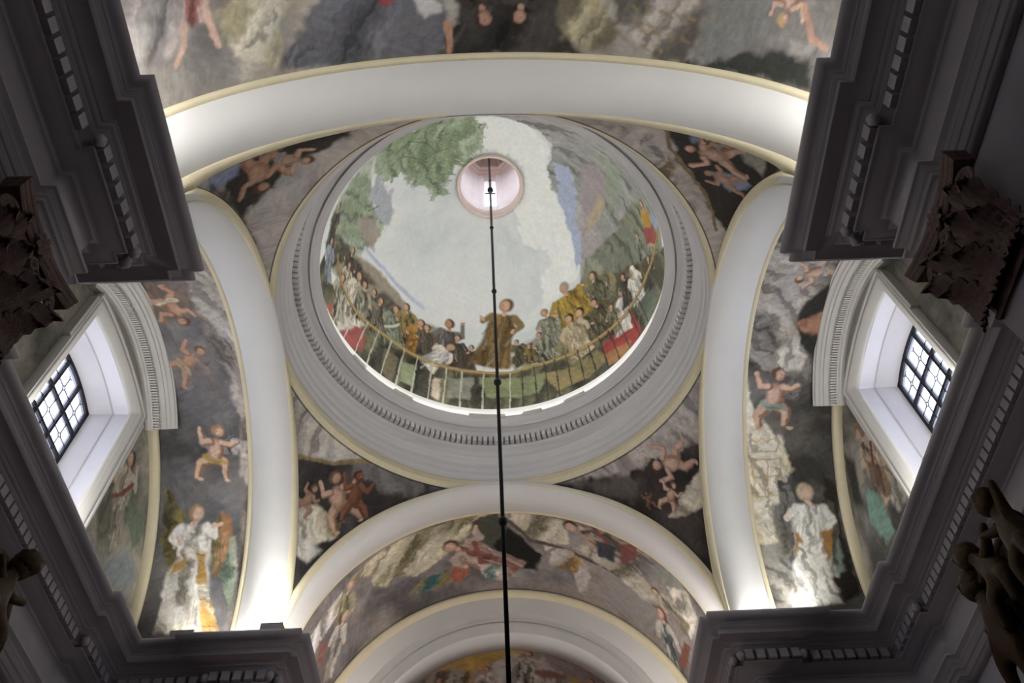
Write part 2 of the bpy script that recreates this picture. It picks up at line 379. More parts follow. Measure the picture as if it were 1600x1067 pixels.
def surf_pend(sx, sy, n=200, m=190):
    top = ZS + (RNZ if sy < 0 else RA) - .0005
    tau = np.linspace(0, pi / 2, n - 1); z = np.append(ZS + (top - ZS) * np.sin(tau), ZR)
    ly, nx = pend_edges(z, sy)
    a0, r0 = np.arctan2(ly, AX), np.hypot(AX, ly); a1, r1 = np.arctan2(AY, nx), np.hypot(nx, AY)
    k = np.linspace(0, 1, m)[None, :]
    A = a0[:, None] * (1 - k) + a1[:, None] * k; R = r0[:, None] * (1 - k) + r1[:, None] * k
    R[-1] = R2; Z = np.repeat(z[:, None], m, 1)
    P = np.stack([sx * R * np.cos(A), sy * R * np.sin(A), Z], -1)
    U = np.where(sx * sy < 0, A, -A) * (1 if sy > 0 else 1)   # increases to the viewer's right on the far side
    PEND_EDGE[(sx, sy)] = np.minimum(np.minimum((A - a0[:, None]), (a1[:, None] - A)) * R, (ZR - Z) * .72)   # distance to the painted panel's rim
    return P, U, Z, R
PEND_EDGE = {}

def surf_lunette(sg, n=300, m=150):
    y = np.linspace(-(RLY + .04), RLY + .04, n); top = ZS + (RA + .05) * np.sqrt(np.clip(1 - (y / (RLY + .05)) ** 2, 0, 1))
    k = np.linspace(0, 1, m)[None, :]; z0 = 6.2; Z = z0 * (1 - k) + np.maximum(top, z0 + .01)[:, None] * k; Y = np.repeat(y[:, None], m, 1)
    return np.stack([np.full_like(Y, sg * TX), Y, Z], -1), -sg * Y * -1, Z, None

RQ, YQ = 2.31, 6.12
def surf_conch(n=200, m=120):
    t = np.linspace(0, pi, n); b = np.linspace(0, pi / 2, m); T, Bq = np.meshgrid(t, b, indexing='ij')
    P = np.stack([-RQ * np.cos(T) * np.cos(Bq), YQ + RQ * np.sin(Bq), ZC2 + RQ * np.sin(T) * np.cos(Bq)], -1)
    return P, T * RQ, Bq * RQ, None
# ---------------------------------------------------------------- the setting
def up(P): P = np.array(P, float); P[..., 2] += EYE; return P
H = lambda z: z + EYE

def arc_pts(kind, t):
    """arch intrados curve, kind -> (half span, rise)"""
    a, b = {'near': (RNX, RNZ), 'far': (RFX, RA), 'side': (RLY, RA)}[kind]; return a * np.cos(t), ZS + b * np.sin(t)

def arch_band(name, kind, place, w, label):
    """white intrados band with a small bead on the crossing edge and a cream fillet on the outer edge, running down behind the cornice."""
    root = empty(name); tag(root, label, 'arch', kind='structure')
    t = np.linspace(0, pi, 121)
    def sheet(nm, sec, m):          # sec: list of (offset along the axis, extra radius)
        rows = []
        for d, e in sec:
            a, b = {'near': (RNX, RNZ), 'far': (RFX, RA), 'side': (RLY, RA)}[kind]
            c = (a + e) * np.cos(t); z = ZS + (b + e) * np.sin(t)
            c = np.concatenate([[c[0]], c, [c[-1]]]); z = np.concatenate([[6.36], z, [6.36]])
            rows.append(place(c, d, z))
        return grid(nm, up(np.stack(rows, 0)), m, root, smooth=False)
    sheet('soffit', [(-.034, .07), (-.034, .012), (-.026, .0), (w, 0), (w, .09)], M_WHITE)
    if kind != 'side': sheet('archivolt_strip', [(-.04, .0), (-.055, .02), (-.05, .06), (-.03, .075)], M_RING)
    sheet('border_strip', [(w - .001, .06), (w - .001, .015), (w + .07, .012), (w + .07, .08)], M_CREAM)
    return root
arch_band('nave_arch_trim', 'near', lambda c, d, z: np.stack([c, 0 * c - AY - d, z], -1), NW, 'broad white arch nearest the viewer, between nave vault and dome')
arch_band('chancel_arch_trim', 'far', lambda c, d, z: np.stack([c, 0 * c + AY + d, z], -1), AW, 'white arch on the chancel side below the dome')
arch_band('transept_arch_trim', 'side', lambda c, d, z: np.stack([0 * c - AX - d, c, z], -1), AW, 'white arch on the left side of the dome')
arch_band('transept_arch_trim', 'side', lambda c, d, z: np.stack([0 * c + AX + d, c, z], -1), AW, 'white arch on the right side of the dome')

# frescoed surfaces (their paint is applied in paint_* below)
def fresco(name, S, painter, label, m=M_FRESCO, keep=None):
    P, U, V, s = S; w = Wall(U, V, s, seed=sum(map(ord, label)) % 50, warp=.3 if m is M_FRESCO_D else .9)
    if s is not None:
        vv = np.linspace(V.min(), V.max(), 60); ss = [float(np.mean(s[np.abs(V - q) < (V.max() - V.min()) / 40 + 1e-6])) for q in vv]
        w._vs, w._ss = vv, np.array(ss)
    painter(w); E = PEND_EDGE.get(tuple(np.sign(P[0, P.shape[1] // 2, :2]).astype(int))) if name.startswith('pend') else None; w.brush(*((.05, .06) if m is M_FRESCO_D else (.20, .14))); n, mm = P.shape[:2]; F = quads(n, mm)
    if E is not None:                   # plain cream border round the panel, with a dark scored line
        e = E.ravel(); k = (1 - sst(.118, .126, e))[:, None]; w.c = w.c * (1 - k) + np.array(lin('d0c6a8')) * k
        k = (sst(.119, .124, e) * (1 - sst(.130, .138, e)))[:, None] * .8; w.c = w.c * (1 - k) + np.array(lin('3a3328')) * k
    if keep is not None:
        c = P.reshape(-1, 3)[F].mean(1); F = F[keep(c)]
    o = fast_mesh(name, up(P).reshape(-1, 3), F, m, None, True, w.colors().reshape(-1, 3))
    return tag(o, label, 'painted ceiling' if 'wall' not in name else 'painted wall', kind='structure')

# cream frames of the pendentives
def pend_frames(sx, sy, label):
    root = empty('pendentive_frame_trim'); tag(root, label, 'moulding', kind='structure')
    z = ZS - .1 + (ZS * 0 + (RNZ if sy < 0 else RA) + .1 - .03) * np.sin(np.linspace(0, pi / 2, 70))
    ly, nx = pend_edges(np.maximum(z, ZS), sy); k0, k1 = np.arctan2(ly, AX), np.arctan2(AY, nx); r0, r1 = np.hypot(AX, ly), np.hypot(nx, AY)
    for side in (0, 1):
        rows = []
        for wd, off in ((-.0, .0), (.0, .03), (.095, .03), (.105, .02), (.105, -.03)):
            da = np.minimum(wd / np.where(side == 0, r0, r1) * 1.15, .5 * (k1 - k0))
            k = np.where(side == 0, k0 + da, k1 - da); q = (k - k0) / (k1 - k0 + 1e-9); R = r0 * (1 - q) + r1 * q - off
            rows.append(np.stack([sx * R * np.cos(k), sy * R * np.sin(k), z], -1))
        grid('arch_edge_strip', up(np.stack(rows, 0)), M_CREAM, root, smooth=False)
for sx, sy, w in ((-1, -1, 'nave side, left'), (1, -1, 'nave side, right'), (-1, 1, 'chancel side, left'), (1, 1, 'chancel side, right')):
    pend_frames(sx, sy, 'cream frame of the pendentive fresco, %s of the dome' % w)

# dome cornice ring
ringo = empty('dome_cornice', (0, 0, 0)); tag(ringo, 'round grey moulded cornice carrying the dome', 'cornice', kind='structure')
RP = [(3.06, 9.47), (3.0, 9.475), (2.995, 9.50), (2.975, 9.505), (2.99, 9.53), (2.985, 9.62), (2.96, 9.625), (2.955, 9.64), (2.968, 9.65), (2.962, 9.75), (2.935, 9.755), (2.93, 9.77), (2.942, 9.78), (2.935, 9.84), (2.915, 9.865), (2.88, 9.89), (2.875, 9.92), (2.895, 9.935), (2.97, 9.945),
      (2.985, 10.20), (2.965, 10.205), (2.962, 10.235), (2.935, 10.255), (2.935, 10.275), (2.955, 10.28), (2.955, 10.42), (2.875, 10.425), (2.87, 10.44), (2.835, 10.465), (2.83, 10.48), (2.755, 10.482),
      (2.75, 10.515), (2.715, 10.52), (2.715, 10.53), (2.69, 10.535), (2.665, 10.55), (2.63, 10.575), (2.605, 10.595), (2.595, 10.60), (2.595, 10.625), (2.61, 10.63), (2.622, 10.628), (2.63, 10.60), (2.74, 10.60)]
lathe('cornice_profile', up([(r, 0, z) for r, z in RP])[:, [0, 2]], M_RING, ringo, 200)
a = np.linspace(-pi, pi, 400, endpoint=False)
def archz(th):
    x, y = R2 * np.abs(np.cos(th)), R2 * np.sin(th)
    z1 = ZS + RA * np.sqrt(np.clip(1 - (y / RLY) ** 2, 0, 1)); z2 = np.where(y < 0, ZS + RNZ * np.sqrt(np.clip(1 - (x / RNX) ** 2, 0, 1)), ZS + RA * np.sqrt(np.clip(1 - (x / RFX) ** 2, 0, 1)))
    return np.maximum(z1, z2)
zl = np.maximum(9.42, archz(a) + .005)
rows = [np.stack([(R2 + dr) * np.cos(a), (R2 + dr) * np.sin(a), z], -1) for dr, z in ((.06, zl), (.01 - .02 + (9.5 - zl) * .25, zl), (-.02, 0 * a + 9.485), (.02, 0 * a + 9.49))]
grid('border_ring', up(np.stack(rows, 1)), M_CREAM, ringo, smooth=False, wrap_n=True)
dm = None
ND = 200
for i in range(ND):
    if dm is None:
        o = mesh('dentil', [(2.855 + (x + 1) * .05, y * .0295, H(10.29 + (z + 1) * .06)) for x, y, z in BOXV], BOXF, M_RING, ringo); dm = o.data
    else:
        o = bpy.data.objects.new('dentil', dm); COL.objects.link(o); o.parent = ringo
    o.rotation_euler = (0, 0, 2 * pi * (i + .5) / ND)
# plain white base of the dome above the light cove
lathe('dome_base_wall', up([(DA * math.cos(q), 0, DZ0 + DB * math.sin(q)) for q in np.linspace(.02, math.asin((10.945 - DZ0) / DB), 6)])[:, [0, 2]], M_WHITE, ringo, 160, smooth=True)

# entablature running round the crossing
def sweep(name, plan, prof, m, parent, mirror=False, smooth=False):
    """plan: lip line (x,y), wall on its left; prof: list of (distance behind the lip, height)."""
    pl = [Vector(p) for p in plan]; nr = []
    for i in range(len(pl) - 1):
        d = (pl[i + 1] - pl[i]).normalized(); nr.append(Vector((-d.y, d.x)))
    rows = []
    for i, p in enumerate(pl):
        n = nr[0] if i == 0 else nr[-1] if i == len(pl) - 1 else (nr[i - 1] + nr[i] if nr[i - 1].dot(nr[i]) < .5 else nr[i])
        rows.append([((p.x + n.x * q) * (-1 if mirror else 1), p.y + n.y * q, H(6.49 + z)) for q, z in prof])
    return grid(name, np.array(rows), m, parent, smooth=smooth, flip=mirror)
LIP = [(-2.73, -9.0), (-2.73, -4.29), (-2.62, -4.29), (-2.62, -2.56), (-2.72, -2.56), (-2.72, -2.47), (-4.13, -2.47), (-4.13, -2.56), (-4.57, -2.56), (-4.57, -1.68), (-4.67, -1.68),
       (-4.67, 1.73), (-4.57, 1.73), (-4.57, 2.63), (-4.13, 2.63), (-4.13, 2.55), (-2.56, 2.55), (-2.56, 2.65), (-2.48, 2.65), (-2.48, 5.62)]
PR = [(.80, .01), (0, .01), (-.004, -.012), (0, -.024), (.008, -.05), (.03, -.075), (.055, -.09), (.078, -.105), (.088, -.125), (.10, -.128), (.10, -.14), (.114, -.143), (.114, -.153), (.122, -.155), (.122, -.235),
      (.132, -.24), (.27, -.245), (.275, -.255), (.29, -.257), (.292, -.27), (.315, -.285), (.335, -.292), (.337, -.302), (.35, -.304), (.35, -.312), (.455, -.315), (.455, -.435), (.41, -.437), (.41, -.452),
      (.425, -.456), (.455, -.475), (.50, -.515), (.545, -.54), (.575, -.55), (.575, -.56), (.60, -.562), (.60, -.93), (.53, -.935), (.508, -.94), (.508, -.965), (.516, -.97), (.526, -1.0), (.546, -1.025),
      (.546, -1.035), (.553, -1.04), (.553, -1.10), (.563, -1.115), (.57, -1.12), (.57, -1.185), (.58, -1.20), (.588, -1.205), (.588, -1.27), (.63, -1.272)]
WP = [(.63, -1.26), (.63, -8.09)]
def dentils(parent, mirror, first=[None]):
    for i in range(len(LIP) - 1):
        p, q = Vector(LIP[i]), Vector(LIP[i + 1]); d = (q - p); L = d.length; d.normalize(); n = Vector((-d.y, d.x))
        # the dentil line is the lip line pushed back, so its ends move with the corners
        P0 = p + n * .355; P1 = q + n * .355
        if i > 0:
            e = (p - Vector(LIP[i - 1])).normalized(); P0 = P0 + Vector((-e.y, e.x)) * .355
        if i < len(LIP) - 2:
            e = (Vector(LIP[i + 2]) - q).normalized(); P1 = P1 + Vector((-e.y, e.x)) * .355
        L = (P1 - P0).dot(d)
        if L < .3: continue
        if i == 0: P0 = P0 + d * (L - 2.6); L = 2.6
        if i == len(LIP) - 2: L = min(L, 1.6)
        ins = .06; N = max(1, int((L - 2 * ins) / .131)); st = (L - 2 * ins) / N
        for k in range(N):
            c = P0 + d * (ins + (k + .5) * st)
            if first[0] is None:
                o = mesh('dentil', [(x * .051, .05 + y * .05, z * .06) for x, y, z in BOXV], BOXF, M_STONE, parent); first[0] = o.data
            else:
                o = bpy.data.objects.new('dentil', first[0]); COL.objects.link(o); o.parent = parent
            o.location = (-c.x if mirror else c.x, c.y, H(6.49 - .375))
            nn = Vector((-n.x if mirror else n.x, n.y)); o.rotation_euler = (0, 0, math.atan2(nn.y, nn.x) - pi / 2)
def pine(parent, mirror):
    """round bud ornaments where the dentil course turns a corner"""
    for x, y in ((-2.62, -4.29), (-2.62, -2.56), (-2.72, -2.47), (-4.57, 1.73), (-4.13, 2.55), (-2.56, 2.55), (-2.48, 2.65)):
        j = LIP.index((x, y)); p = Vector(LIP[j]); e0 = (p - Vector(LIP[j - 1])).normalized(); e1 = (Vector(LIP[j + 1]) - p).normalized()
        c = p + (Vector((-e0.y, e0.x)) + Vector((-e1.y, e1.x))) * .385
        V, F = [], []; n, m = 12, 8
        for a_ in range(m + 1):
            f = pi * a_ / m
            for b_ in range(n):
                t = 2 * pi * b_ / n; r = .05 * math.sin(f) * (1 + .08 * math.cos(6 * t)) + .0005
                V.append((r * math.cos(t), r * math.sin(t), .062 * math.cos(f)))
        F = quads(m + 1, n, wrap_m=True)
        mesh('bud_ornament', V, F, M_STONE, parent, True, (-c.x if mirror else c.x, c.y, H(6.49 - .385)))
for mir, side in ((False, 'left'), (True, 'right')):
    e = empty('entablature_cornice'); tag(e, 'dark grey moulded entablature with dentils running along the %s side of the church' % side, 'entablature', kind='structure')
    sweep('cornice_profile', LIP, PR, M_STONE, e, mir); dentils(e, mir); pine(e, mir)
    w = sweep('wall_' + side, LIP, WP, M_WALL, None, mir); tag(w, 'grey painted %s wall with flat pilasters below the entablature' % side, 'wall', kind='structure')

# chancel end: moulded arch and the apse behind it
def arch_sweep(name, prof, m, parent, n=96):
    t = np.linspace(0, pi, n); c = np.concatenate([[1], np.cos(t), [-1]]); rows = []
    for r, y in prof:
        z = np.concatenate([[0 - EYE], ZC2 + r * np.sin(t), [0 - EYE]]); rows.append(np.stack([r * c, 0 * c + y, z], -1))
    return grid(name, up(np.stack(rows, 0)), m, parent, smooth=False)
ca = empty('apse_arch_trim', (0, 0, 0)); tag(ca, 'pale moulded arch framing the apse painting', 'arch', kind='structure')
arch_sweep('cream_roll', [(3.2, YA), (3.08, YA), (3.075, YA - .05), (3.045, YA - .085), (3.0, YA - .09), (2.965, YA - .06), (2.95, YA - .02), (2.935, YA)], M_CREAM, ca)
arch_sweep('arch_face', [(2.935, YA), (2.60, YA)], M_WHITE, ca)
arch_sweep('arch_moulding', [(2.60, YA), (2.58, YA + .03), (2.535, YA + .05), (2.50, YA + .055), (2.50, YA + .09), (2.485, YA + .06), (2.455, YA + .055), (2.42, YA + .075), (2.37, YA + .13), (2.34, YA + .16)], M_MOULD, ca)
arch_sweep('inner_soffit', [(2.34, YA + .16), (2.28, YA + .17), (2.28, YQ), (2.40, YQ + .01)], M_WHITE, ca)
t = np.linspace(0, pi, 60); P = np.stack([np.stack([-2.31 * np.cos(t), YQ + 2.31 * np.sin(t), 0 * t + z], -1) for z in (0 - EYE, ZC2 + .02)], 0)
tag(grid('apse_wall', up(P), M_WALL), 'plain curved wall of the apse', 'wall', kind='structure')

# end of the nave, floor and an added outer box, unseen, that keeps stray daylight out
tag(box('wall_back', (0, -9.1, 5.2), (3.6, .1, 5.3), M_WALL), 'plain wall closing the nave', 'wall', kind='structure')
tag(box('floor', (0, -.3, -.05), (5.7, 9.2, .05), M_FLOOR), 'worn stone church floor', 'floor', kind='structure')
sh = empty('light_blocker'); tag(sh, 'added unseen box round the church that blocks stray daylight', 'light_blocker', kind='structure')
for sx in (-1, 1):
    X = sx * 5.62
    for c, h in (((X, -4.95, 8), (.1, 4.30, 8.2)), ((X, 4.75, 8), (.1, 4.1, 8.2)), ((X, 0, H(2.7)), (.1, .66, 2.9 + EYE * .6)), ((X, 0, H(11.7)), (.1, .66, 2.9))):
        box('blocker_wall', c, h, M_DARKOUT, sh)
box('blocker_wall', (0, -9.3, 8), (5.7, .1, 8.2), M_DARKOUT, sh); box('blocker_wall', (0, 8.75, 8), (5.7, .1, 8.2), M_DARKOUT, sh)
for c, h in (((0, -5.2, 16.0), (5.7, 4.2, .08)), ((0, 4.9, 16.0), (5.7, 3.9, .08)), ((-3.35, 0, 16.0), (2.35, 1.0, .08)), ((3.35, 0, 16.0), (2.35, 1.0, .08))):
    box('blocker_slab', c, h, M_DARKOUT, sh)

# lantern on top of the dome
la = empty('lantern_wall', (0, 0, H(14.3))); tag(la, 'pink octagonal lantern with tall windows at the top of the dome', 'lantern', kind='structure')
lathe('opening_ring', [(.63, .0), (.62, -.025), (.59, -.03), (.578, -.01), (.58, .02), (.565, .05), (.56, .09), (.575, .10), (.575, .2), (.70, .2)], M_PINKLINE, la, 64, smooth=False)
LH, LR = 2.35, .66                       # wall height, wall radius of the lantern
for k in range(8):
    a0 = pi / 8 + k * pi / 4; mid = a0 + pi / 8; ca_, sa = math.cos(mid), math.sin(mid); ap = LR * math.cos(pi / 8); hw = LR * math.sin(pi / 8)
    Q = lambda x, d, z: (ca_ * (ap + d) - sa * x, sa * (ap + d) + ca_ * x, z)
    wh = .12; z0, z1 = .5, 1.72
    if k % 2:                            # window side: wall with an arched opening and reveals
        arc = [(wh * math.cos(q), z1 + wh * .6 * math.sin(q)) for q in np.linspace(0, pi, 9)]
        hole = [(-wh, z0), (wh, z0)] + arc
        outer = [(-hw, .1), (hw, .1)] + [(hw * math.cos(q), z1 + (LH - z1) * min(1, math.sin(q) * 2.2)) for q in np.linspace(0, pi, 9)]
        n = len(hole); V = [Q(x, 0, z) for x, z in outer] + [Q(x, 0, z) for x, z in hole] + [Q(x, .14, z) for x, z in hole]
        F = [(i, (i + 1) % n, n + (i + 1) % n, n + i) for i in range(n)] + [(n + i, n + (i + 1) % n, 2 * n + (i + 1) % n, 2 * n + i) for i in range(n)]
        b = len(V); V += [Q(-hw, 0, LH), Q(hw, 0, LH), Q(-hw, 0, z1 + .2), Q(hw, 0, z1 + .2)]; F.append((b, b + 1, b + 3, b + 2)) if False else None
        mesh('window_side', V, F, M_PINK, la)
        mesh('top_panel', [Q(-hw, .001, 1.8), Q(hw, .001, 1.8), Q(hw, .001, LH), Q(-hw, .001, LH)], [(0, 1, 2, 3)], M_PINK, la) if False else None
        box('window_bar', (ca_ * (ap + .1), sa * (ap + .1), 1.35), (.012 + .1 * abs(sa), .012 + .1 * abs(ca_), .012), M_LEAD, la)
    else:
        mesh('plain_side', [Q(-hw, 0, .1), Q(hw, 0, .1), Q(hw, 0, LH), Q(-hw, 0, LH)], [(0, 1, 2, 3)], M_PINK, la)
    # pilaster folded round each angle
    c_, s_ = math.cos(a0), math.sin(a0); R3 = LR - .035
    V = []
    for z in (.1, LH - .3):
        for da in (-.2, -.13, 0, .13, .2):
            rr = (R3 if abs(da) < .15 else LR + .0) * math.cos(pi / 8) / math.cos(pi / 8 - abs(da)); V.append((rr * math.cos(a0 + da), rr * math.sin(a0 + da), z))
    mesh('pilaster', V, [(i, i + 1, i + 6, i + 5) for i in range(4)], M_PINK, la)
oct_ = [pi / 8 + k * pi / 4 for k in range(8)]
def octring(name, prof, m):
    V = [(r * math.cos(a_), r * math.sin(a_), z) for r, z in prof for a_ in oct_]
    return mesh(name, V, quads(len(prof), 8, wrap_m=True), m, la)
octring('lantern_cornice', [(.70, LH - .36), (.61, LH - .34), (.60, LH - .28), (.56, LH - .24), (.55, LH - .18), (.50, LH - .14), (.50, LH - .1), (.62, LH - .08)], M_PINKLINE)
octring('lantern_cap', [(.66, LH - .1), (.62, LH + .15), (.5, LH + .42), (.3, LH + .6), (.02, LH + .68)], M_PINKLINE)
for k in range(8):
    a_ = oct_[k]; tube('cap_rib', [(r * math.cos(a_), r * math.sin(a_), z) for r, z in [(.60, LH - .05), (.59, LH + .15), (.475, LH + .40), (.28, LH + .575), (.05, LH + .66)]], .012, M_PINK, la, 5)
# ---------------------------------------------------------------- transept windows
GX, GW, GZ0, GZ1 = 5.45, .60, 6.62, 8.50       # glass plane, half width, bottom, head springing
def head(y, hw, z, rise): return z + rise * (1 - (y / hw) ** 2)
def build_window(sg, num, side):
    root = empty('window_%d' % num, (0, 0, 0)); tag(root, 'tall leaded window with iron bars and stone hood in the %s transept' % side, 'window', kind='structure')
    ys = np.linspace(-1, 1, 25)
    # splayed reveals: jambs, head, sill in three steps
    steps = [(TX - .02, .80, 8.72, .10, 6.30), (TX + .19, .755, 8.68, .10, 6.42), (TX + .20, .735, 8.66, .10, 6.44), (GX - .02, GW + .02, GZ1 + .02, .10, GZ0 - .02), (5.75, GW + .02, GZ1 + .02, .10, GZ0 - .02)]
    def ring(x, hw, z1, rise, z0): return [(sg * x, -hw, z0)] + [(sg * x, hw * y, head(hw * y, hw, z1, rise)) for y in ys] + [(sg * x, hw, z0)]
    P = np.array([ring(*s) for s in steps]); n, m = P.shape[:2]
    F = quads(n, m, wrap_m=True); mesh('window_reveal', up(P).reshape(-1, 3), F, M_REVEAL, root)
    # moulded stone frame round the opening with ears
    prof = [(-.01, -.01), (0, .045), (.03, .05), (.035, .065), (.09, .07), (.10, .085), (.15, .09), (.155, .075), (.16, .10), (.20, .11), (.205, 0)]
    rows = []
    for d, pr in prof:
        hw = .80 + d; x = TX - pr
        rows.append([(sg * x, -hw, 6.34)] + [(sg * x, hw * y, head(hw * y, hw, 8.72 + d, .10)) for y in ys] + [(sg * x, hw, 6.34)])
    grid('frame', up(np.array(rows)), M_FRAME, root, smooth=False)
    for s in (-1, 1): box('frame_ear', (sg * (TX - .055), s * 1.022, H(8.34)), (.055, .022, .42), M_FRAME, root)
    # segmental hood on dentils
    R0, zc0, ha = 1.93, 7.27, math.asin(1.16 / 1.93)
    hp = [(-.02, 0), (-.02, .09), (.02, .10), (.03, .13), (.055, .14), (.06, .16), (.115, .165), (.12, .235), (.135, .25), (.14, .31), (.165, .315), (.175, .345), (.20, .36), (.225, .40), (.25, .405), (.26, .42), (.275, .42), (.285, .0)]
    an = np.linspace(-ha, ha, 41)
    P = np.array([[(sg * (TX - pr), (R0 + r) * math.sin(q), zc0 + (R0 + r) * math.cos(q)) for r, pr in hp] for q in an])
    V = up(P).reshape(-1, 3).tolist(); F = quads(*P.shape[:2]).tolist(); k = len(hp); F += [list(range(k))[::-1], list(range(len(V) - k, len(V)))]
    mesh('hood', V, F, M_FRAME, root)
    V, F = [], []
    for q in np.arange(-ha + .012, ha - .005, .0195):
        b = len(V)
        for x, y, z in BOXV:
            r = R0 + .09 + z * .024; a_ = q + y * .0062; V.append((sg * (TX - .20 - x * .045), r * math.sin(a_), H(zc0 + r * math.cos(a_))))
        F += [tuple(b + i for i in f) for f in BOXF]
    tag(mesh('hood_dentils', V, F, M_FRAME, root), kind='stuff')
    # iron frame: jambs, head, two mullions, cross bars
    bar = .022
    for y, w in ((-GW, .03), (-GW / 3, bar), (GW / 3, bar), (GW, .03)):
        box('iron_bar', (sg * GX, y, H((GZ0 + 8.58) / 2)), (.03, w, (8.58 - GZ0) / 2), M_IRON, root)
    zs = [8.50 - .435 * k for k in range(5)]
    for z in zs[1:]:
        box('iron_bar', (sg * (GX - .005), 0, H(z)), (.028, GW, bar), M_IRON, root)
    hd = [(y * GW, head(y * GW, GW, GZ1, .10)) for y in ys]
    mesh('iron_head', [(sg * (GX + dx), y, H(z + dz)) for dx in (-.03, .03) for dz in (-.035, .03) for y, z in hd], [tuple(o_ + i for o_, i in zip((a_ * 25, a_ * 25, b_ * 25, b_ * 25), (j, j + 1, j + 1, j))) for a_, b_ in ((0, 1), (1, 3), (3, 2), (2, 0)) for j in range(24)], M_IRON, root)
    # panes and their lead
    cells = [(c, r) for c in range(3) for r in range(5)]
    for c, r in cells:
        y0, y1 = -GW + c * GW * 2 / 3, -GW + (c + 1) * GW * 2 / 3; z1 = zs[r - 1] if r else 8.60; z0 = zs[r]
        if r == 0: z0, z1 = 8.50 - .435 * 1, 8.60
        elif r >= 1: z0, z1 = 8.50 - .435 * (r + 1), 8.50 - .435 * r
        if z0 < GZ0 - .5: continue
        p = mesh('pane', [(sg * GX, y0, H(z0)), (sg * GX, y1, H(z0)), (sg * GX, y1, H(z1)), (sg * GX, y0, H(z1))], [(0, 1, 2, 3)], M_GLASS, root)
        V, F = [], []
        def came(a_, b_):
            (ya_, za), (yb, zb) = a_, b_; d = Vector((yb - ya_, zb - za)).normalized() * .0055; nn = Vector((-d.y, d.x)); k = len(V)
            for x in (-.006, .006):
                for q, s_ in ((a_, 1), (a_, -1), (b_, -1), (b_, 1)): V.append((sg * (GX + x), q[0] + nn.x * s_, H(q[1] + nn.y * s_)))
            F.extend([(k, k + 1, k + 2, k + 3), (k + 4, k + 7, k + 6, k + 5), (k, k + 3, k + 7, k + 4), (k + 1, k + 5, k + 6, k + 2)])
        cw, ch = (y1 - y0), .435; zt = z0 + ch; s_ = .036; mx, mz = (y0 + y1) / 2, z0 + ch / 2
        dia = [(mx - s_, mz), (mx, mz + s_), (mx + s_, mz), (mx, mz - s_)]
        for i in range(4): came(dia[i], dia[(i + 1) % 4])
        for (px, pz), (qx, qz) in zip(dia, [(y0 + s_, mz), (mx, zt - s_), (y1 - s_, mz), (mx, z0 + s_)]): came((px, pz), (qx, qz))
        for ex, ez, sx_, sz in ((y0, mz, 1, 0), (y1, mz, -1, 0)):
            came((ex + sx_ * s_, ez), (ex, ez + s_)); came((ex + sx_ * s_, ez), (ex, ez - s_))
        for ex, ez, sz in ((mx, z0, 1), (mx, zt, -1)):
            came((ex, ez + sz * s_), (ex + s_, ez)); came((ex, ez + sz * s_), (ex - s_, ez))
        mesh('lead_came', V, F, M_LEAD, p)
    # cream rib where the end wall meets the vault, either side of the hood
    for s in (-1, 1):
        t0 = np.linspace(-.03, 1.16, 50); rows = []
        for e, pr in ((.03, .0), (.03, .11), (-.03, .12), (-.095, .105), (-.10, 0)):
            rows.append(np.stack([0 * t0 + sg * (TX - pr), s * (RLY + .02 + e) * np.cos(t0), ZS + (RA + .02 + e) * np.sin(t0)], -1))
        grid('wall_rib_strip', up(np.stack(rows, 0)), M_CREAM, root, smooth=False)
    return root
def glass():
    m = bpy.data.materials.new('milky_window_glass'); m.use_nodes = True; nt = m.node_tree; nt.nodes.remove(nt.nodes['Principled BSDF'])
    N = nt.nodes.new; L = nt.links.new
    t = N('ShaderNodeBsdfTransparent'); d = N('ShaderNodeBsdfTranslucent'); g = N('ShaderNodeBsdfGlossy'); mx = N('ShaderNodeMixShader'); m2 = N('ShaderNodeMixShader')
    nz = N('ShaderNodeTexNoise'); nz.inputs['Scale'].default_value = 5; cr = N('ShaderNodeValToRGB'); cr.color_ramp.elements[0].position = .4; cr.color_ramp.elements[1].position = .6
    cr.color_ramp.elements[0].color = (.82, .84, .95, 1); cr.color_ramp.elements[1].color = (.97, .98, 1, 1)
    tc = N('ShaderNodeTexCoord'); L(tc.outputs['Object'], nz.inputs['Vector']); L(nz.outputs['Fac'], cr.inputs['Fac']); L(cr.outputs['Color'], t.inputs['Color'])
    d.inputs['Color'].default_value = (.9, .92, 1, 1); g.inputs['Roughness'].default_value = .2
    mx.inputs[0].default_value = .15; m2.inputs[0].default_value = .04
    L(t.outputs[0], mx.inputs[1]); L(d.outputs[0], mx.inputs[2]); L(mx.outputs[0], m2.inputs[1]); L(g.outputs[0], m2.inputs[2])
    L(m2.outputs[0], nt.nodes['Material Output'].inputs[0]); return m
M_GLASS = glass()
build_window(-1, 1, 'left'); build_window(1, 2, 'right')

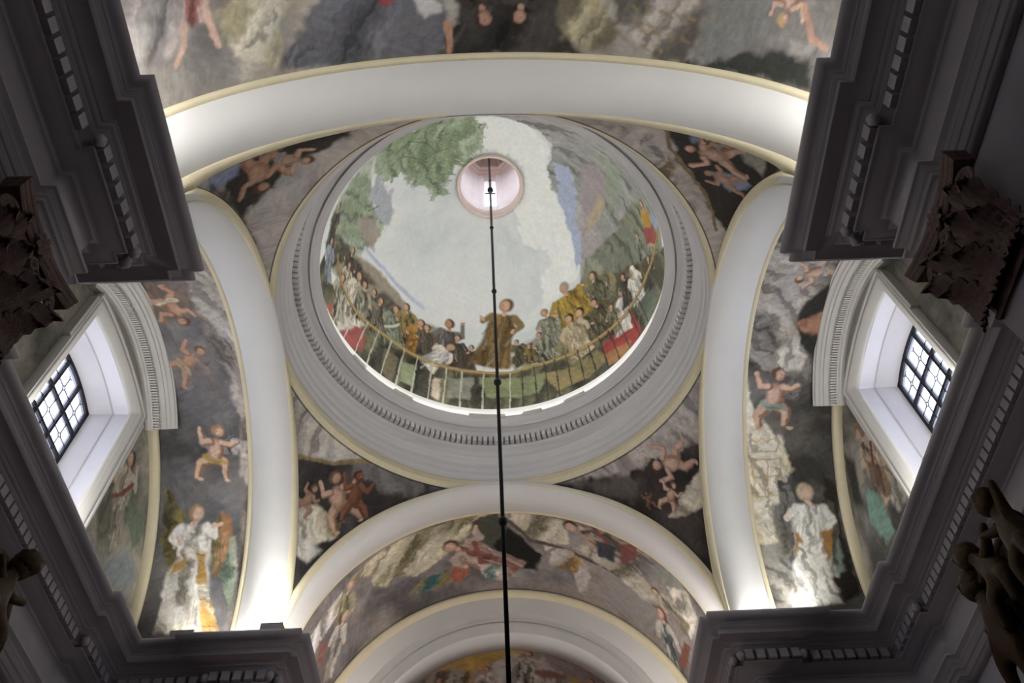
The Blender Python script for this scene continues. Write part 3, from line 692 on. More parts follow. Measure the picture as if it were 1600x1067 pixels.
# ---------------------------------------------------------------- capitals of the pilasters beside the crossing
def leaf_mesh(w, h, curl, lobes=5):
    V, F = [], []; n, m = 11, 16
    for j in range(m + 1):
        t = j / m
        out = .02 + curl * (max(0, t - .3) / .7) ** 1.8; z = h * (t if t < .8 else .8 + .09 * math.sin((t - .8) / .2 * 2.6))
        wd = w * (1 - .1 * t) * (1 if t < .72 else .3 + .7 * math.sqrt(max(0, 1 - ((t - .72) / .28) ** 2))) * (1 + .24 * math.cos(t * lobes * 2 * pi))
        for i in range(n):
            a_ = -1 + 2 * i / (n - 1)
            V.append((wd * a_, out + .08 * (1 - a_ * a_) + .035 * math.cos(a_ * 4.5 * pi) * (1 - .3 * t) - .05 * abs(a_) * t, z))
    F = quads(m + 1, n).tolist(); b = len(V)
    V += [(x, y - .03, z) for x, y, z in V]; F += [[q + b for q in f][::-1] for f in F]
    for j in range(m): F += [[j * n, (j + 1) * n, b + (j + 1) * n, b + j * n], [j * n + n - 1, b + j * n + n - 1, b + (j + 1) * n + n - 1, (j + 1) * n + n - 1]]
    return V, F
def volute_mesh(s):
    pts = []; 
    for k in range(26):
        q = k / 25 * 2.6 * 2 * pi / 1.3; r = .085 * (1 - k / 25 * .85); pts.append((s * (.085 - r * math.cos(q)), 0, r * math.sin(q)))
    return pts
def capital(sg, label):
    root = empty('capital', (sg * 3.251, -3.49, H(4.30)), pi / 2 * sg); root.scale = (1.03, .42, 1); tag(root, label, 'capital', 'capitals beside the crossing')
    # local frame: x along the pilaster face, y out of the wall, z up
    HB = .80
    V = [(x * (.25 + .07 * (z / HB) ** 2), -.02 if y == 0 else .05 + .08 * (z / HB) ** 2, z) for z in np.linspace(0, HB, 7) for x, y in ((-1, 0), (-1, 1), (1, 1), (1, 0))]
    mesh('bell', V, quads(7, 4).tolist(), M_CAP, root, True)
    V = []; prof = [(.27, 0), (.285, .012), (.285, .04), (.27, .05)]
    mesh('astragal', [(sx * r, yy, z - .05) for r, z in prof for sx, yy in ((-1, -.02), (-1, r - .20), (1, r - .20), (1, -.02))], quads(4, 4).tolist(), M_CAP, root)
    lm = None
    for row, (xs, w, h, c, z0, yo) in enumerate((((-.23, 0, .23), .098, .36, .34, .0, .16), ((-.30, -.105, .105, .30), .098, .60, .36, .03, .10), ((-.22, .22), .08, .78, .28, .06, .08))):
        V, F = leaf_mesh(w, h, c)
        for i, x in enumerate(xs):
            o = mesh('acanthus_leaf', V, F, M_CAP, root, True, (x, yo, z0)); o.rotation_euler = (0, 0, -x * .8)
    for s in (-1, 1):
        o = tube('volute', volute_mesh(s), [.032 - .0009 * k for k in range(26)], M_CAP, root, 8); o.location = (s * .30, .24, .67); o.rotation_euler = (0, 0, s * -.6)
        o = tube('inner_scroll', [(x * .6, y, z * .6) for x, y, z in volute_mesh(-s)], [.02 - .0006 * k for k in range(26)], M_CAP, root, 6); o.location = (s * .1, .22, .68)
    # concave-sided abacus
    xs = np.linspace(-.47, .47, 21); rows = []
    for z, e in ((.78, -.04), (.80, -.02), (.825, -.015), (.835, .0), (.875, .005), (.885, .02), (.92, .02)):
        line = [(x * (1 + e * .5), .20 + e + .17 * (x / .47) ** 2, z) for x in xs]
        rows.append([(-.47 * (1 + e * .5), -.02, z)] + line + [(.47 * (1 + e * .5), -.02, z)])
    P = np.array(rows); V = P.reshape(-1, 3).tolist(); F = quads(*P.shape[:2]).tolist(); F.append(list(range(23))[::-1])
    mesh('abacus', V, F, M_CAP, root)
    # rosette in the middle of the abacus
    ro = mesh('rosette', [(.035 * math.cos(q), .27, .845 + .035 * math.sin(q)) for q in np.linspace(0, 2 * pi, 10, endpoint=False)] + [(0, .30, .845)], [(i, (i + 1) % 10, 10) for i in range(10)], M_CAP, root, True)
    pv = None
    for k in range(8):
        V = [(0, 0, 0), (-.028, .012, .05), (-.02, .02, .085), (0, .012, .1), (.02, .02, .085), (.028, .012, .05), (0, .03, .05)]
        F = [(0, 1, 6), (1, 2, 6), (2, 3, 6), (3, 4, 6), (4, 5, 6), (5, 0, 6)]
        if pv is None: o = mesh('petal', V, F, M_CAP, ro); pv = o.data
        else: o = bpy.data.objects.new('petal', pv); COL.objects.link(o); o.parent = ro
        o.location = (0, .25, .845); o.rotation_euler = (0, k * pi / 4, 0)
capital(-1, 'carved leafy capital with a rosette, left of the crossing'); capital(1, 'carved leafy capital with a rosette, right of the crossing')

# ---------------------------------------------------------------- iron rod of the hanging lamp
rod = empty('hanging_lamp', (0, 0, H(2.2))); tag(rod, 'thin black iron rod with round knobs hanging from the lantern', 'hanging lamp')
tube('rod', [(0, 0, .2), (0, 0, 14.75)], .021, M_IRON, rod, 8)
for z, r in ((14.6, .03), (14.16, .06), (12.53, .035), (10.36, .04), (8.09, .05), (5.73, .05)):
    lathe('knob', [(.005, -1.25 * r), (.5 * r, -1.05 * r), (.95 * r, -.4 * r), (r, 0), (.95 * r, .4 * r), (.5 * r, 1.05 * r), (.005, 1.25 * r)], M_IRON, rod, 12, (0, 0, z - 2.2), True)
lathe('lamp_bowl', [(.01, -.22), (.08, -.2), (.17, -.1), (.2, 0), (.19, .03), (.15, .05), (.03, .2), (.02, .25)], M_IRON, rod, 24, smooth=True)

# ---------------------------------------------------------------- uplights standing on the cornice
M_LAMP = emit_mat('uplight_lens', (1.0, .95, .86), 12)
WARM, COOL = (1.0, .93, .84), (1.0, .97, .93)
def uplight(loc, size, aim, power, label, col=WARM, spread=150, h=.09, group='uplights on the cornice'):
    root = empty('uplight', (loc[0], loc[1], H(6.50) + loc[2])); tag(root, label, 'uplight', group)
    box('housing', (0, 0, h / 2), (size[0] / 2, size[1] / 2, h / 2), M_BOX, root)
    box('lens', (0, 0, h + .003), (size[0] / 2 - .012, size[1] / 2 - .012, .003), M_LAMP, root)
    l = bpy.data.lights.new('uplight_lamp', 'AREA'); l.shape = 'RECTANGLE'; l.size = size[0]; l.size_y = size[1]; l.energy = power; l.color = col; l.spread = math.radians(spread)
    o = bpy.data.objects.new('uplight_lamp', l); COL.objects.link(o); o.parent = root; o.location = (0, 0, h + .015); z_ = -Vector(aim).normalized(); x_ = (Vector((1, 0, 0)) - z_ * z_.x).normalized(); y_ = z_.cross(x_)
    o.rotation_euler = Matrix((x_, y_, z_)).transposed().to_euler()
    return root

# ---------------------------------------------------------------- gilded altarpiece tops against the transept end walls
def skin_body(name, joints, edges, m, parent, sub=2):
    me = bpy.data.meshes.new(name); me.from_pydata([j[:3] for j in joints], edges, []); o = link(name, me, m, parent)
    sk = o.modifiers.new('skin', 'SKIN'); sk.use_smooth_shade = True
    for v, j in zip(me.skin_vertices[0].data, joints): v.radius = (j[3], j[3])
    me.skin_vertices[0].data[0].use_root = True
    o.modifiers.new('sub', 'SUBSURF').levels = sub; o.modifiers['sub'].render_levels = sub
    return o
def ball(name, c, r, m, parent, sq=(1, 1, 1), rough=.0, seed=0):
    bm = bmesh.new(); bmesh.ops.create_icosphere(bm, subdivisions=3, radius=r); rn = random.Random(seed)
    ph = [rn.uniform(0, 6) for _ in range(6)]
    for v in bm.verts:
        n = v.co.normalized(); k = 1 + rough * (math.sin(9 * n.x + ph[0]) * math.sin(8 * n.y + ph[1]) + math.sin(10 * n.z + ph[2]) * .7 * math.sin(7 * n.x + ph[3]))
        v.co = Vector((v.co.x * sq[0] * k, v.co.y * sq[1] * k, v.co.z * sq[2] * k)) + Vector(c)
    me = bpy.data.meshes.new(name); bm.to_mesh(me); bm.free(); return link(name, me, m, parent, True)
def cherub(parent, hip, chest, headp, hands, knees, feet, s=1.0, seed=0):
    hip, chest, headp = Vector(hip), Vector(chest), Vector(headp); nk = chest.lerp(headp, .45); J = [(*hip, .13 * s), (*hip.lerp(chest, .5), .135 * s), (*chest, .12 * s), (*nk, .075 * s), (*headp, .09 * s)]
    E = [(0, 1), (1, 2), (2, 3), (3, 4)]
    for hd in hands:
        hd = Vector(hd); el = chest.lerp(hd, .5) + Vector((0, .0, -.05)); b = len(J); J += [(*chest.lerp(el, .35), .075 * s), (*el, .058 * s), (*hd, .036 * s)]; E += [(2, b), (b, b + 1), (b + 1, b + 2)]
    for kn, ft in zip(knees, feet):
        b = len(J); J += [(*kn, .078 * s), (*ft, .042 * s)]; E += [(0, b), (b, b + 1)]
    body = skin_body('cherub', J, E, M_GILT, parent)
    d = (headp - nk).normalized(); hc = headp + d * .015
    hd = ball('head', hc, .125 * s, M_GILT, body, (.95, .9, 1.08), .015, seed); ball('hair', hc + d * .03 + Vector((.03, 0, .03)), .135 * s, M_GILT, body, (1, 1, .95), .10, seed + 1)
    return body
for sg, w in ((-1, 'left'), (1, 'right')):
    t = empty('gilded_crest', (sg * 5.02, 0, H(3.3))); tag(t, 'dark gilded carving with cherubs below the %s transept window' % w, 'carving', 'gilded crests on the end walls')
    X = lambda d: -sg * d                     # d = distance out of the wall
    # curved cartouche panel and its roll frame
    q = np.linspace(0, pi, 25); hwid, hgt = (.52, .95) if sg < 0 else (.44, .70)
    V = [(X(.0), hwid * math.cos(a_), 1.25 + hgt * math.sin(a_)) for a_ in q] + [(X(.22), .9 * hwid * math.cos(a_), 1.25 + .92 * hgt * math.sin(a_)) for a_ in q] + [(X(.30), .6 * hwid * math.cos(a_), 1.2 + .6 * hgt * math.sin(a_)) for a_ in q]
    F = quads(3, 25).tolist() + [list(range(50, 75))]
    mesh('cartouche', V, F, M_GILT, t, True)
    tube('roll_frame', [(X(.2), 1.02 * hwid * math.cos(a_), 1.22 + 1.0 * hgt * math.sin(a_)) for a_ in q], .055, M_GILT, t, 8)
    for s in (-1, 1):
        tube('scroll', [(X(.16), s * (.62 + .10 * math.cos(a_) * (1 - a_ / 12)), 1.02 + .26 * math.sin(a_) * (1 - a_ / 14) - .1) for a_ in np.linspace(-.6, 7.5, 36)], [.06 - .0011 * k for k in range(36)], M_GILT, t, 8)
        box('pilaster_strip', (X(.1), s * .74, .45), (.1, .11, .5), M_GILT, t)
    if sg > 0:
        cherub(t, (X(.34), .05, 1.55), (X(.36), .16, 1.80), (X(.40), .30, 1.98), [(X(.42), .42, 1.72), (X(.45), -.25, 1.95)], [(X(.5), -.15, 1.45), (X(.5), .2, 1.4)], [(X(.5), -.1, 1.15), (X(.5), .25, 1.1)], 1.0, 1)
        cherub(t, (X(.40), .42, 1.12), (X(.38), .40, 1.45), (X(.42), .44, 1.72), [(X(.45), .62, 1.35), (X(.4), .2, 1.35)], [(X(.5), .58, 1.0), (X(.45), .35, .95)], [(X(.45), .68, .75), (X(.45), .4, .7)], 1.1, 4)
        cherub(t, (X(.34), -.45, 1.5), (X(.36), -.45, 1.8), (X(.40), -.40, 2.02), [(X(.40), -.62, 2.14), (X(.45), -.1, 1.9)], [(X(.5), -.6, 1.4), (X(.5), -.35, 1.35)], [(X(.5), -.6, 1.1), (X(.5), -.35, 1.05)], 1.0, 7)
    else:
        cherub(t, (X(.36), -.15, 1.55), (X(.38), -.1, 1.8), (X(.42), -.05, 2.02), [(X(.45), .25, 1.85), (X(.45), -.4, 1.9)], [(X(.5), -.3, 1.45), (X(.5), .1, 1.4)], [(X(.5), -.3, 1.15), (X(.5), .15, 1.1)], 1.0, 2)
# lamp trays on the ledge of the dome cornice
M_TRAY = mat('pale_lamp_tray', 'cfcdc8', .6, .03, 4)
for k, (deg, ln) in enumerate(((127, .36), (94, .62), (77, .34), (60, .40), (148, .3))):
    a_ = math.radians(deg); da = ln / 2 / 2.6; V = []
    for r, z in ((2.575, 10.585), (2.575, 10.66), (2.625, 10.66), (2.625, 10.585)):
        for q in np.linspace(-da, da, 5): V.append((r * math.cos(a_ + q), r * math.sin(a_ + q), H(z)))
    F = quads(4, 5, wrap_n=True).tolist() + [[0, 5, 10, 15], [4, 19, 14, 9]]
    tag(mesh('lamp_tray', V, F, M_TRAY), 'pale curved lamp tray on the dome ledge, ' + ('left of the hanging rod, farther one', 'crossed by the hanging rod', 'first one right of the hanging rod', 'farthest right of the hanging rod', 'far left on the ledge')[k], 'lamp tray', 'lamp trays on the dome ledge')
# light levels of the place's own lamps: strips behind the cornice lip and a few box uplights
NEU, PNK = (1.0, .985, .965), (1.0, .91, .87)
def lamp(x, y, sx, sy, aim, p, label, col=NEU, spread=165, h=.05):
    uplight((x, y, 0), (sx, sy), aim, p, label, col, spread, h)
uplight((-2.98, 2.69, 0), (.28, .12), (-.2, .25, 1), 8, 'grey box uplight at the chancel end of the left white arch', NEU, 110, .16)
uplight((-4.12, 2.74, 0), (.30, .12), (.1, .2, 1), 2.5, 'grey box uplight below the left painted transept vault', NEU, 120, .14)
uplight((3.92, 2.80, 0), (.20, .12), (.0, .15, 1), 2.6, 'low box uplight below the right painted transept vault', NEU, 110, .05)
for s, w in ((-1, 'left'), (1, 'right')):
    lamp(s * 2.86, -3.80, .10, .7, (-s * .5, .6, 1), 24, 'light strip on the cornice at the nave arch, %s side' % w)
    lamp(s * 3.02, -6.3, .10, 3.2, (-s * .6, .0, 1), 40, 'long light strip on the nave cornice, %s side' % w)
    lamp(s * 3.42, 2.92, .6, .06, (0, -.5, 1), 9, 'light strip on the far transept cornice, %s side' % w)
    lamp(s * 4.79, 0, .06, 1.7, (-s * .6, 0, 1), 16, 'light strip on the end wall cornice under the %s window' % w)
    lamp(s * 2.73, 4.1, .08, 2.2, (-s * .6, 0, 1), 22, 'light strip on the chancel cornice, %s side' % w, PNK)
# light trough behind the lip of the dome cornice
M_COVE = emit_mat('cove_light_strip', (1.0, .985, .965), 38)
cv = lathe('cove_light', up([(2.655, 0, 10.603), (2.66, 0, 10.615), (2.68, 0, 10.615), (2.685, 0, 10.603)])[:, [0, 2]], M_COVE, None, 120)
tag(cv, 'ring of concealed lighting behind the dome cornice', 'cove light')
# sanctuary lamp low in the chancel
sl = empty('sanctuary_lamp', (0, 4.7, H(2.6))); tag(sl, 'warm sanctuary lamp hanging low in the chancel before the apse', 'lamp')
lathe('bowl', [(.01, -.16), (.1, -.14), (.17, -.04), (.18, .02), (.16, .03)], M_GILT, sl, 24, smooth=True)
ball('flame_glass', (0, 0, .07), .09, emit_mat('lamp_glow', (1.0, .72, .52), 6), sl, (1, 1, 1.2))
tube('chain', [(0, 0, .16), (0, 0, .9)], .008, M_IRON, sl, 6)
l = bpy.data.lights.new('sanctuary_glow', 'POINT'); l.energy = 28; l.color = (1.0, .74, .6); l.shadow_soft_size = .12
o = bpy.data.objects.new('sanctuary_glow', l); COL.objects.link(o); o.parent = sl; o.location = (0, 0, .3)
# ---------------------------------------------------------------- fresco paint, in wall coordinates (metres / radians of each wall)
def paint_dome(w):
    w.base(['c8cdcd', 'd4d8d7', 'dcdedb'], fx=0.9, fy=0.9)
    w.poly('e6e8e4', [(4.582,3.706), (4.912,3.649), (5.314,3.722), (5.546,3.775), (5.895,4.167), (6.269,4.163), (6.516,3.773), (6.713,3.36), (6.902,2.935), (7.018,2.741), (7.14,2.876), (7.272,2.676), (7.388,2.695), (7.327,3.193), (7.127,3.414), (7.086,3.679), (7.315,4.051), (7.245,4.437), (7.14,4.759), (6.527,4.769), (5.913,4.698), (5.351,4.667), (4.817,4.717), (4.428,4.576)], soft=0.05, wob=0.12, tex=0.05)
    w.poly('e6e8e4', [(-1.701,3.706), (-1.371,3.649), (-0.969,3.722), (-0.737,3.775), (-0.388,4.167), (-0.014,4.163), (0.233,3.773), (0.43,3.36), (0.619,2.935), (0.735,2.741), (0.857,2.876), (0.989,2.676), (1.105,2.695), (1.044,3.193), (0.844,3.414), (0.803,3.679), (1.032,4.051), (0.962,4.437), (0.857,4.759), (0.244,4.769), (-0.37,4.698), (-0.932,4.667), (-1.466,4.717), (-1.855,4.576)], soft=0.05, wob=0.12, tex=0.05)
    w.poly('dfe2e0', [(2.527,1.952), (2.161,1.999), (1.938,1.864), (2.356,2.478), (2.591,2.494)], soft=0.15, op=0.6, tex=0.05)
    w.poly('dde0de', [(1.429,2.323), (1.142,2.406), (0.899,2.703), (1.089,2.797), (1.332,2.562)], soft=0.08, op=0.8, tex=0.05)
    w.poly('8f918c', [(4.591,3.587), (4.953,3.373), (5.298,2.787), (5.623,1.96), (5.899,1.039), (6.25,0.749), (6.446,0.755), (6.635,1.455), (6.734,2.006), (7.008,2.637), (6.713,3.36), (6.516,3.773), (6.269,4.163), (5.895,4.167), (5.553,3.748), (5.301,3.686), (4.919,3.718)], soft=0.03, wob=0.08, folds=('a09a98', 0.6, 2.2))
    w.poly('8f918c', [(-1.692,3.587), (-1.33,3.373), (-0.985,2.787), (-0.66,1.96), (-0.384,1.039), (-0.033,0.749), (0.163,0.755), (0.352,1.455), (0.451,2.006), (0.725,2.637), (0.43,3.36), (0.233,3.773), (-0.014,4.163), (-0.388,4.167), (-0.73,3.748), (-0.982,3.686), (-1.364,3.718)], soft=0.03, wob=0.08, folds=('a09a98', 0.6, 2.2))
    w.poly('a3adc4', [(-0.482,3.999), (-0.369,3.673), (-0.061,3.604), (0.246,3.54), (0.541,3.033), (0.683,2.895), (0.381,3.676), (0.118,4.037)], soft=0.03, wob=0.06)
    w.poly('9c9094', [(-0.429,3.34), (-0.425,2.704), (-0.184,2.731), (0.183,3.043), (0.382,3.229), (0.004,3.525)], soft=0.06, op=0.8)
    w.poly('b0a07c', [(-0.146,3.015), (-0.059,2.852), (0.183,3.043), (0.331,3.192), (0.13,3.248)], soft=0.03, op=0.75)
    w.poly('8c9680', [(-0.56,2.468), (-0.46,2.127), (-0.239,2.31), (0.053,2.742), (-0.236,2.795)], soft=0.05, op=0.7)
    w.poly('74776a', [(0.725,2.637), (0.528,2.906), (0.255,2.695), (0.002,2.327), (-0.202,2.021), (-0.286,1.137), (-0.033,0.749), (0.163,0.755), (0.451,2.006)], soft=0.04, wob=0.06, folds=('888a76', 0.3, 3))
    w.poly('7d8a70', [(3.87,2.052), (4.046,2.968), (4.529,3.491), (4.657,4.057), (4.58,4.581), (3.922,4.889), (3.807,4.67), (3.503,4.574), (3.072,4.501), (2.988,4.277), (3.291,4.021), (3.392,3.778), (3.476,3.423), (3.421,3.234), (3.531,2.754), (3.676,2.404)], soft=0.05, wob=0.22, tex=0.3, folds=('95a08a', 0.9, 3))
    w.blob('6f7d63', 3.632, 3.203, 0.22, 0.176, wob=0.6, soft=0.6, op=0.5, tex=0.3)
    w.blob('6f7d63', 3.783, 3.82, 0.3, 0.24, wob=0.6, soft=0.6, op=0.5, tex=0.3)
    w.blob('6f7d63', 4.094, 4.031, 0.3, 0.24, wob=0.6, soft=0.6, op=0.5, tex=0.3)
    w.blob('6f7d63', 4.364, 4.011, 0.22, 0.176, wob=0.6, soft=0.6, op=0.5, tex=0.3)
    w.blob('6f7d63', 3.372, 4.428, 0.2, 0.16, wob=0.6, soft=0.6, op=0.5, tex=0.3)
    w.blob('6f7d63', 4.314, 4.489, 0.18, 0.144, wob=0.6, soft=0.6, op=0.5, tex=0.3)
    w.blob('6f7d63', 3.57, 3.606, 0.18, 0.144, wob=0.6, soft=0.6, op=0.5, tex=0.3)
    w.poly('87927b', [(3.775,2.387), (3.39,2.709), (3.033,3.004), (2.92,2.703), (2.963,2.092), (2.957,1.272), (3.239,0.994), (3.442,1.312), (3.6,1.836)], soft=0.06, wob=0.14, tex=0.22, folds=('a3aa98', 0.5, 3))
    w.poly('a3a6ac', [(3.555,2.69), (3.314,3.272), (3.091,3.336), (3.001,3.13), (3.08,2.94), (3.365,2.682)], soft=0.05, wob=0.12)
    w.poly('9b9187', [(3.235,2.303), (3.134,2.834), (2.96,2.789), (2.88,2.539), (3.06,2.323)], soft=0.05, wob=0.12)
    w.poly('978c7d', [(2.991,2.086), (2.762,2.435), (2.463,2.471), (2.286,2.277), (2.503,1.838), (2.776,1.671), (3.014,1.334)], soft=0.05, wob=0.08)
    w.stroke('a9b3ce', [(2.961,2.367), (2.708,2.554), (2.436,2.575), (2.229,2.52)], 0.05, 0.07, soft=0.8, op=0.8)
    w.stroke('54604c', [(3.741,3.05), (3.881,3.189), (3.923,3.675), (3.851,4.039), (3.688,3.867), (3.705,3.295)], 0.016, 0.01, soft=0.4, op=0.8)
    w.stroke('54604c', [(3.851,4.039), (3.993,4.194)], 0.016, 0.01, soft=0.4, op=0.8)
    w.stroke('54604c', [(3.688,3.867), (3.542,3.863)], 0.016, 0.01, soft=0.4, op=0.8)
    w.stroke('54604c', [(3.881,3.189), (3.957,3.115)], 0.016, 0.01, soft=0.4, op=0.8)
    w.stroke('54604c', [(3.235,2.608), (3.226,2.929)], 0.016, 0.01, soft=0.4, op=0.8)
    w.poly('45443a', [(3.219,0.985), (3.029,0.956), (2.898,1.275), (2.704,1.3), (2.425,1.434), (2.146,1.425), (1.876,1.426), (1.665,1.425), (1.46,1.397), (1.3,1.464), (0.875,1.375), (0.537,1.266), (0.353,1.243), (0.039,1.119), (-0.14,0.623), (0.163,0.258), (0.237,0.3), (0.555,0.14), (0.772,0.265), (1.006,0.29), (1.277,0.28), (1.603,0.344), (1.888,0.31), (2.143,0.269), (2.378,0.288), (2.626,0.276), (2.836,0.246), (3.026,0.381), (3.186,0.618)], soft=0.03, wob=0.03, tex=0.3, folds=('6a6850', 0.2, 4))
    w.poly('c4bcb0', [(2.791,1.145), (2.645,1.415), (2.565,1.365), (2.706,0.626), (2.811,0.427)], soft=0.03, wob=0.05, tex=0.25)
    w.poly('8f504a', [(2.791,0.5), (2.59,1.313), (2.538,0.681), (2.657,0.524)], soft=0.03, wob=0.05, tex=0.25)
    w.poly('a04540', [(2.937,0.575), (2.866,1.34), (2.816,1.338), (2.862,0.598)], soft=0.03, wob=0.05, tex=0.25)
    w.poly('8a9272', [(2.25,1.14), (2.156,1.22), (2.139,0.683), (2.232,0.683)], soft=0.03, wob=0.05, tex=0.25)
    w.poly('6d6550', [(2.409,1.22), (2.283,1.159), (2.284,0.499), (2.373,0.634)], soft=0.03, wob=0.05, tex=0.25)
    w.poly('7f8562', [(1.687,1.314), (1.396,1.256), (1.236,1.232), (1.281,0.77), (1.643,0.854)], soft=0.03, wob=0.05, tex=0.25)
    w.poly('8c7f58', [(1.238,1.203), (1.004,1.112), (0.838,0.941), (0.942,0.663), (1.172,0.724)], soft=0.03, wob=0.05, tex=0.25)
    w.poly('7c7250', [(1.08,1.397), (0.828,1.256), (0.773,0.783), (0.942,0.663)], soft=0.03, wob=0.05, tex=0.25)
    w.poly('8c3f3a', [(0.687,1.387), (0.471,1.212), (0.458,0.611), (0.588,0.457), (0.777,0.653), (0.802,1.109)], soft=0.03, wob=0.05, tex=0.25)
    w.poly('8f6a48', [(0.787,0.904), (0.569,0.718), (0.588,0.457), (0.779,0.626)], soft=0.03, wob=0.05, tex=0.25)
    w.poly('5f6458', [(0.409,1.279), (0.186,0.964), (0.196,0.605), (0.415,0.546)], soft=0.03, wob=0.05, tex=0.25)
    w.poly('87877a', [(1.91,1.198), (1.732,1.302), (1.748,0.75), (1.897,0.737)], soft=0.03, wob=0.05, tex=0.25)
    w.poly('c9b9a6', [(2.007,1.103), (1.953,1.128), (1.958,0.599), (2.003,0.661)], soft=0.03, wob=0.05, tex=0.25)
    w.poly('57534a', [(3.301,1.001), (3.205,1.601), (3.004,2.032), (2.709,2.174), (2.434,2.247), (2.192,2.264), (1.96,2.219), (1.816,1.945), (1.733,1.454), (1.876,1.441), (2.147,1.439), (2.426,1.447), (2.706,1.311), (2.943,1.331)], soft=0.06, wob=0.1, folds=('8a8470', 0.4, 5))
    w.poly('54503f', [(1.441,2.035), (1.177,2.066), (1.014,2.246), (0.859,2.718), (0.535,2.544), (0.257,1.8), (0.038,1.231), (0.174,1.225), (0.534,1.276), (0.874,1.388), (1.299,1.479), (1.459,1.442)], soft=0.06, wob=0.1, folds=('86805f', 0.4, 5))
    w.person((3.463,1.528), (3.189,1.209), seed=0, robe='4f4b46', hair='3a2f28')
    w.person((3.251,1.35), (3.044,0.887), seed=1, robe='8e97a2', robe2='4a4f57')
    w.person((3.04,2.03), (2.893,1.415), seed=2, robe='5d554e', hair='4d4540', wide=0.24)
    w.person((2.969,1.804), (2.856,1.244), seed=3, robe='b8ae98')
    w.person((2.862,1.956), (2.718,1.035), seed=4, robe='cfc8b6', robe2='7d786a')
    w.person((2.952,1.498), (2.812,0.698), seed=5, robe='a9a592')
    w.person((2.672,2.06), (2.565,1.365), seed=6, robe='6d675c', hair='35302c')
    w.person((2.562,2.073), (2.479,1.303), seed=7, robe='7a7466')
    w.person((2.772,1.973), (2.663,1.214), seed=8, robe='9a9a86')
    w.person((2.446,2.172), (2.355,1.34), seed=9, robe='86907c', robe2='4d5648', sash='c9c4b4', wide=0.24)
    w.person((2.374,2.364), (2.228,1.582), seed=10, robe='8c7a4c')
    w.person((2.207,2.243), (2.148,1.39), seed=11, robe='a07a3a', robe2='6b4d24', wide=0.26, sash='7a4a28')
    w.person((1.981,2.495), (1.965,1.427), seed=12, robe='6f6a66', robe2='46423f', arms=[(-1, 0.5, 0.98), (1, 0.5, 0.5)], wide=0.2, skin='b58468')
    w.person((2.138,2.213), (2.089,1.473), seed=13, robe='5c564a')
    w.person((1.823,1.717), (1.845,1.324), seed=14, robe='6a5c4a')
    w.person((1.768,2.04), (1.77,1.441), seed=15, robe='57483c', hair='4a3428')
    w.person((1.863,2.214), (1.845,1.477), seed=16, robe='4d453c')
    w.person((1.908,1.963), (2.083,1.293), seed=17, robe='d6cdbd', robe2='9aa0ac', hair='b59a68', wide=0.2)
    w.person((1.406,2.137), (1.35,1.595), seed=18, robe='5f5a44', hair='4a3c30')
    w.person((1.31,1.989), (1.295,1.553), seed=19, robe='7c6c40')
    w.person((1.18,1.916), (1.222,1.483), seed=20, robe='6a644c')
    w.person((1.211,2.175), (1.17,1.518), seed=21, robe='8f8f7c')
    w.person((1.434,3.031), (1.623,1.565), seed=22, robe='7d6844', robe2='594728', arms=[(-1, 0.1, 0.55), (1, 0.55, 0.68)], wide=0.18, hair='5a4630')
    w.person((1.141,2.614), (1.11,1.755), seed=23, robe='8b8a78', robe2='54564c', hair='8a6c48', wide=0.22)
    w.person((0.851,2.898), (0.851,1.722), seed=24, robe='a2873c', robe2='6b5a2c', hair='9a968a', wide=0.3)
    w.person((0.559,2.607), (0.634,1.72), seed=25, robe='6b6a55', arms=[(-1, 0.3, 0.5), (1, 0.6, 0.9)], wide=0.24)
    w.person((0.827,2.22), (0.819,1.15), seed=26, robe='66624c', hair='2f2620', wide=0.24)
    w.person((0.947,2.239), (0.933,1.209), seed=27, robe='b8a98c', robe2='8c7c60', hair='2d2622', wide=0.2)
    w.person((0.701,2.153), (0.682,1.232), seed=28, robe='5a553f')
    w.person((0.459,1.797), (0.594,0.975), seed=29, robe='dad6ce', robe2='9d9890', veil='e0ddd6', wide=0.2)
    w.person((0.37,1.924), (0.466,1.328), seed=30, robe='4a4840', hair='3a2c24')
    w.person((0.263,1.762), (0.365,1.112), seed=31, robe='d2cfc6', robe2='8b887e', veil='dcd9d0', wide=0.24)
    w.person((-0.263,1.628), (-0.002,1.258), seed=32, robe='b58f42', robe2='8a99b0', hair='5a3a2c', sash='8d3f38', wide=0.22)
    w.person((0.02,1.844), (0.134,1.477), seed=33, robe='87917c')
    w.person((0.085,1.35), (0.217,0.895), seed=34, robe='4a4a42')
    w.person((0.577,1.738), (0.651,1.146), seed=35, robe='77735c')
    w.poly('a8873c', [(-0.164,1.634), (-0.233,1.334), (-0.147,1.266), (-0.066,1.584)], soft=0.02)
    w.poly('8d99b2', [(-0.282,1.251), (-0.223,0.99), (-0.151,0.987), (-0.176,1.276)], soft=0.02)
    w.poly('8f5048', [(-0.061,1.608), (-0.157,1.208), (-0.079,1.003), (0.022,1.455)], soft=0.02)
    w.stroke('a18a5c', [(3.102,1.467), (2.943,1.331), (2.706,1.311), (2.426,1.447), (2.147,1.439), (1.876,1.441), (1.665,1.44), (1.46,1.412), (1.299,1.479), (0.874,1.388), (0.534,1.276), (0.365,1.268), (0.174,1.225), (-0.155,1.014)], 0.036, 0.036, soft=0.3, wob=0.05, tex=0.1)
    w.stroke('6f5c38', [(3.087,1.449), (2.931,1.301), (2.697,1.268), (2.419,1.396), (2.143,1.383), (1.874,1.381), (1.664,1.379), (1.461,1.351), (1.302,1.42), (0.88,1.335), (0.544,1.234), (0.376,1.233), (0.188,1.201), (-0.136,1.023)], 0.012, 0.012, soft=0.4, wob=0.05)
    w.stroke('b4b2a2', [(2.856,1.244), (2.835,0.464)], 0.014, 0.016, soft=0.4, wob=0.0, tex=0.05)
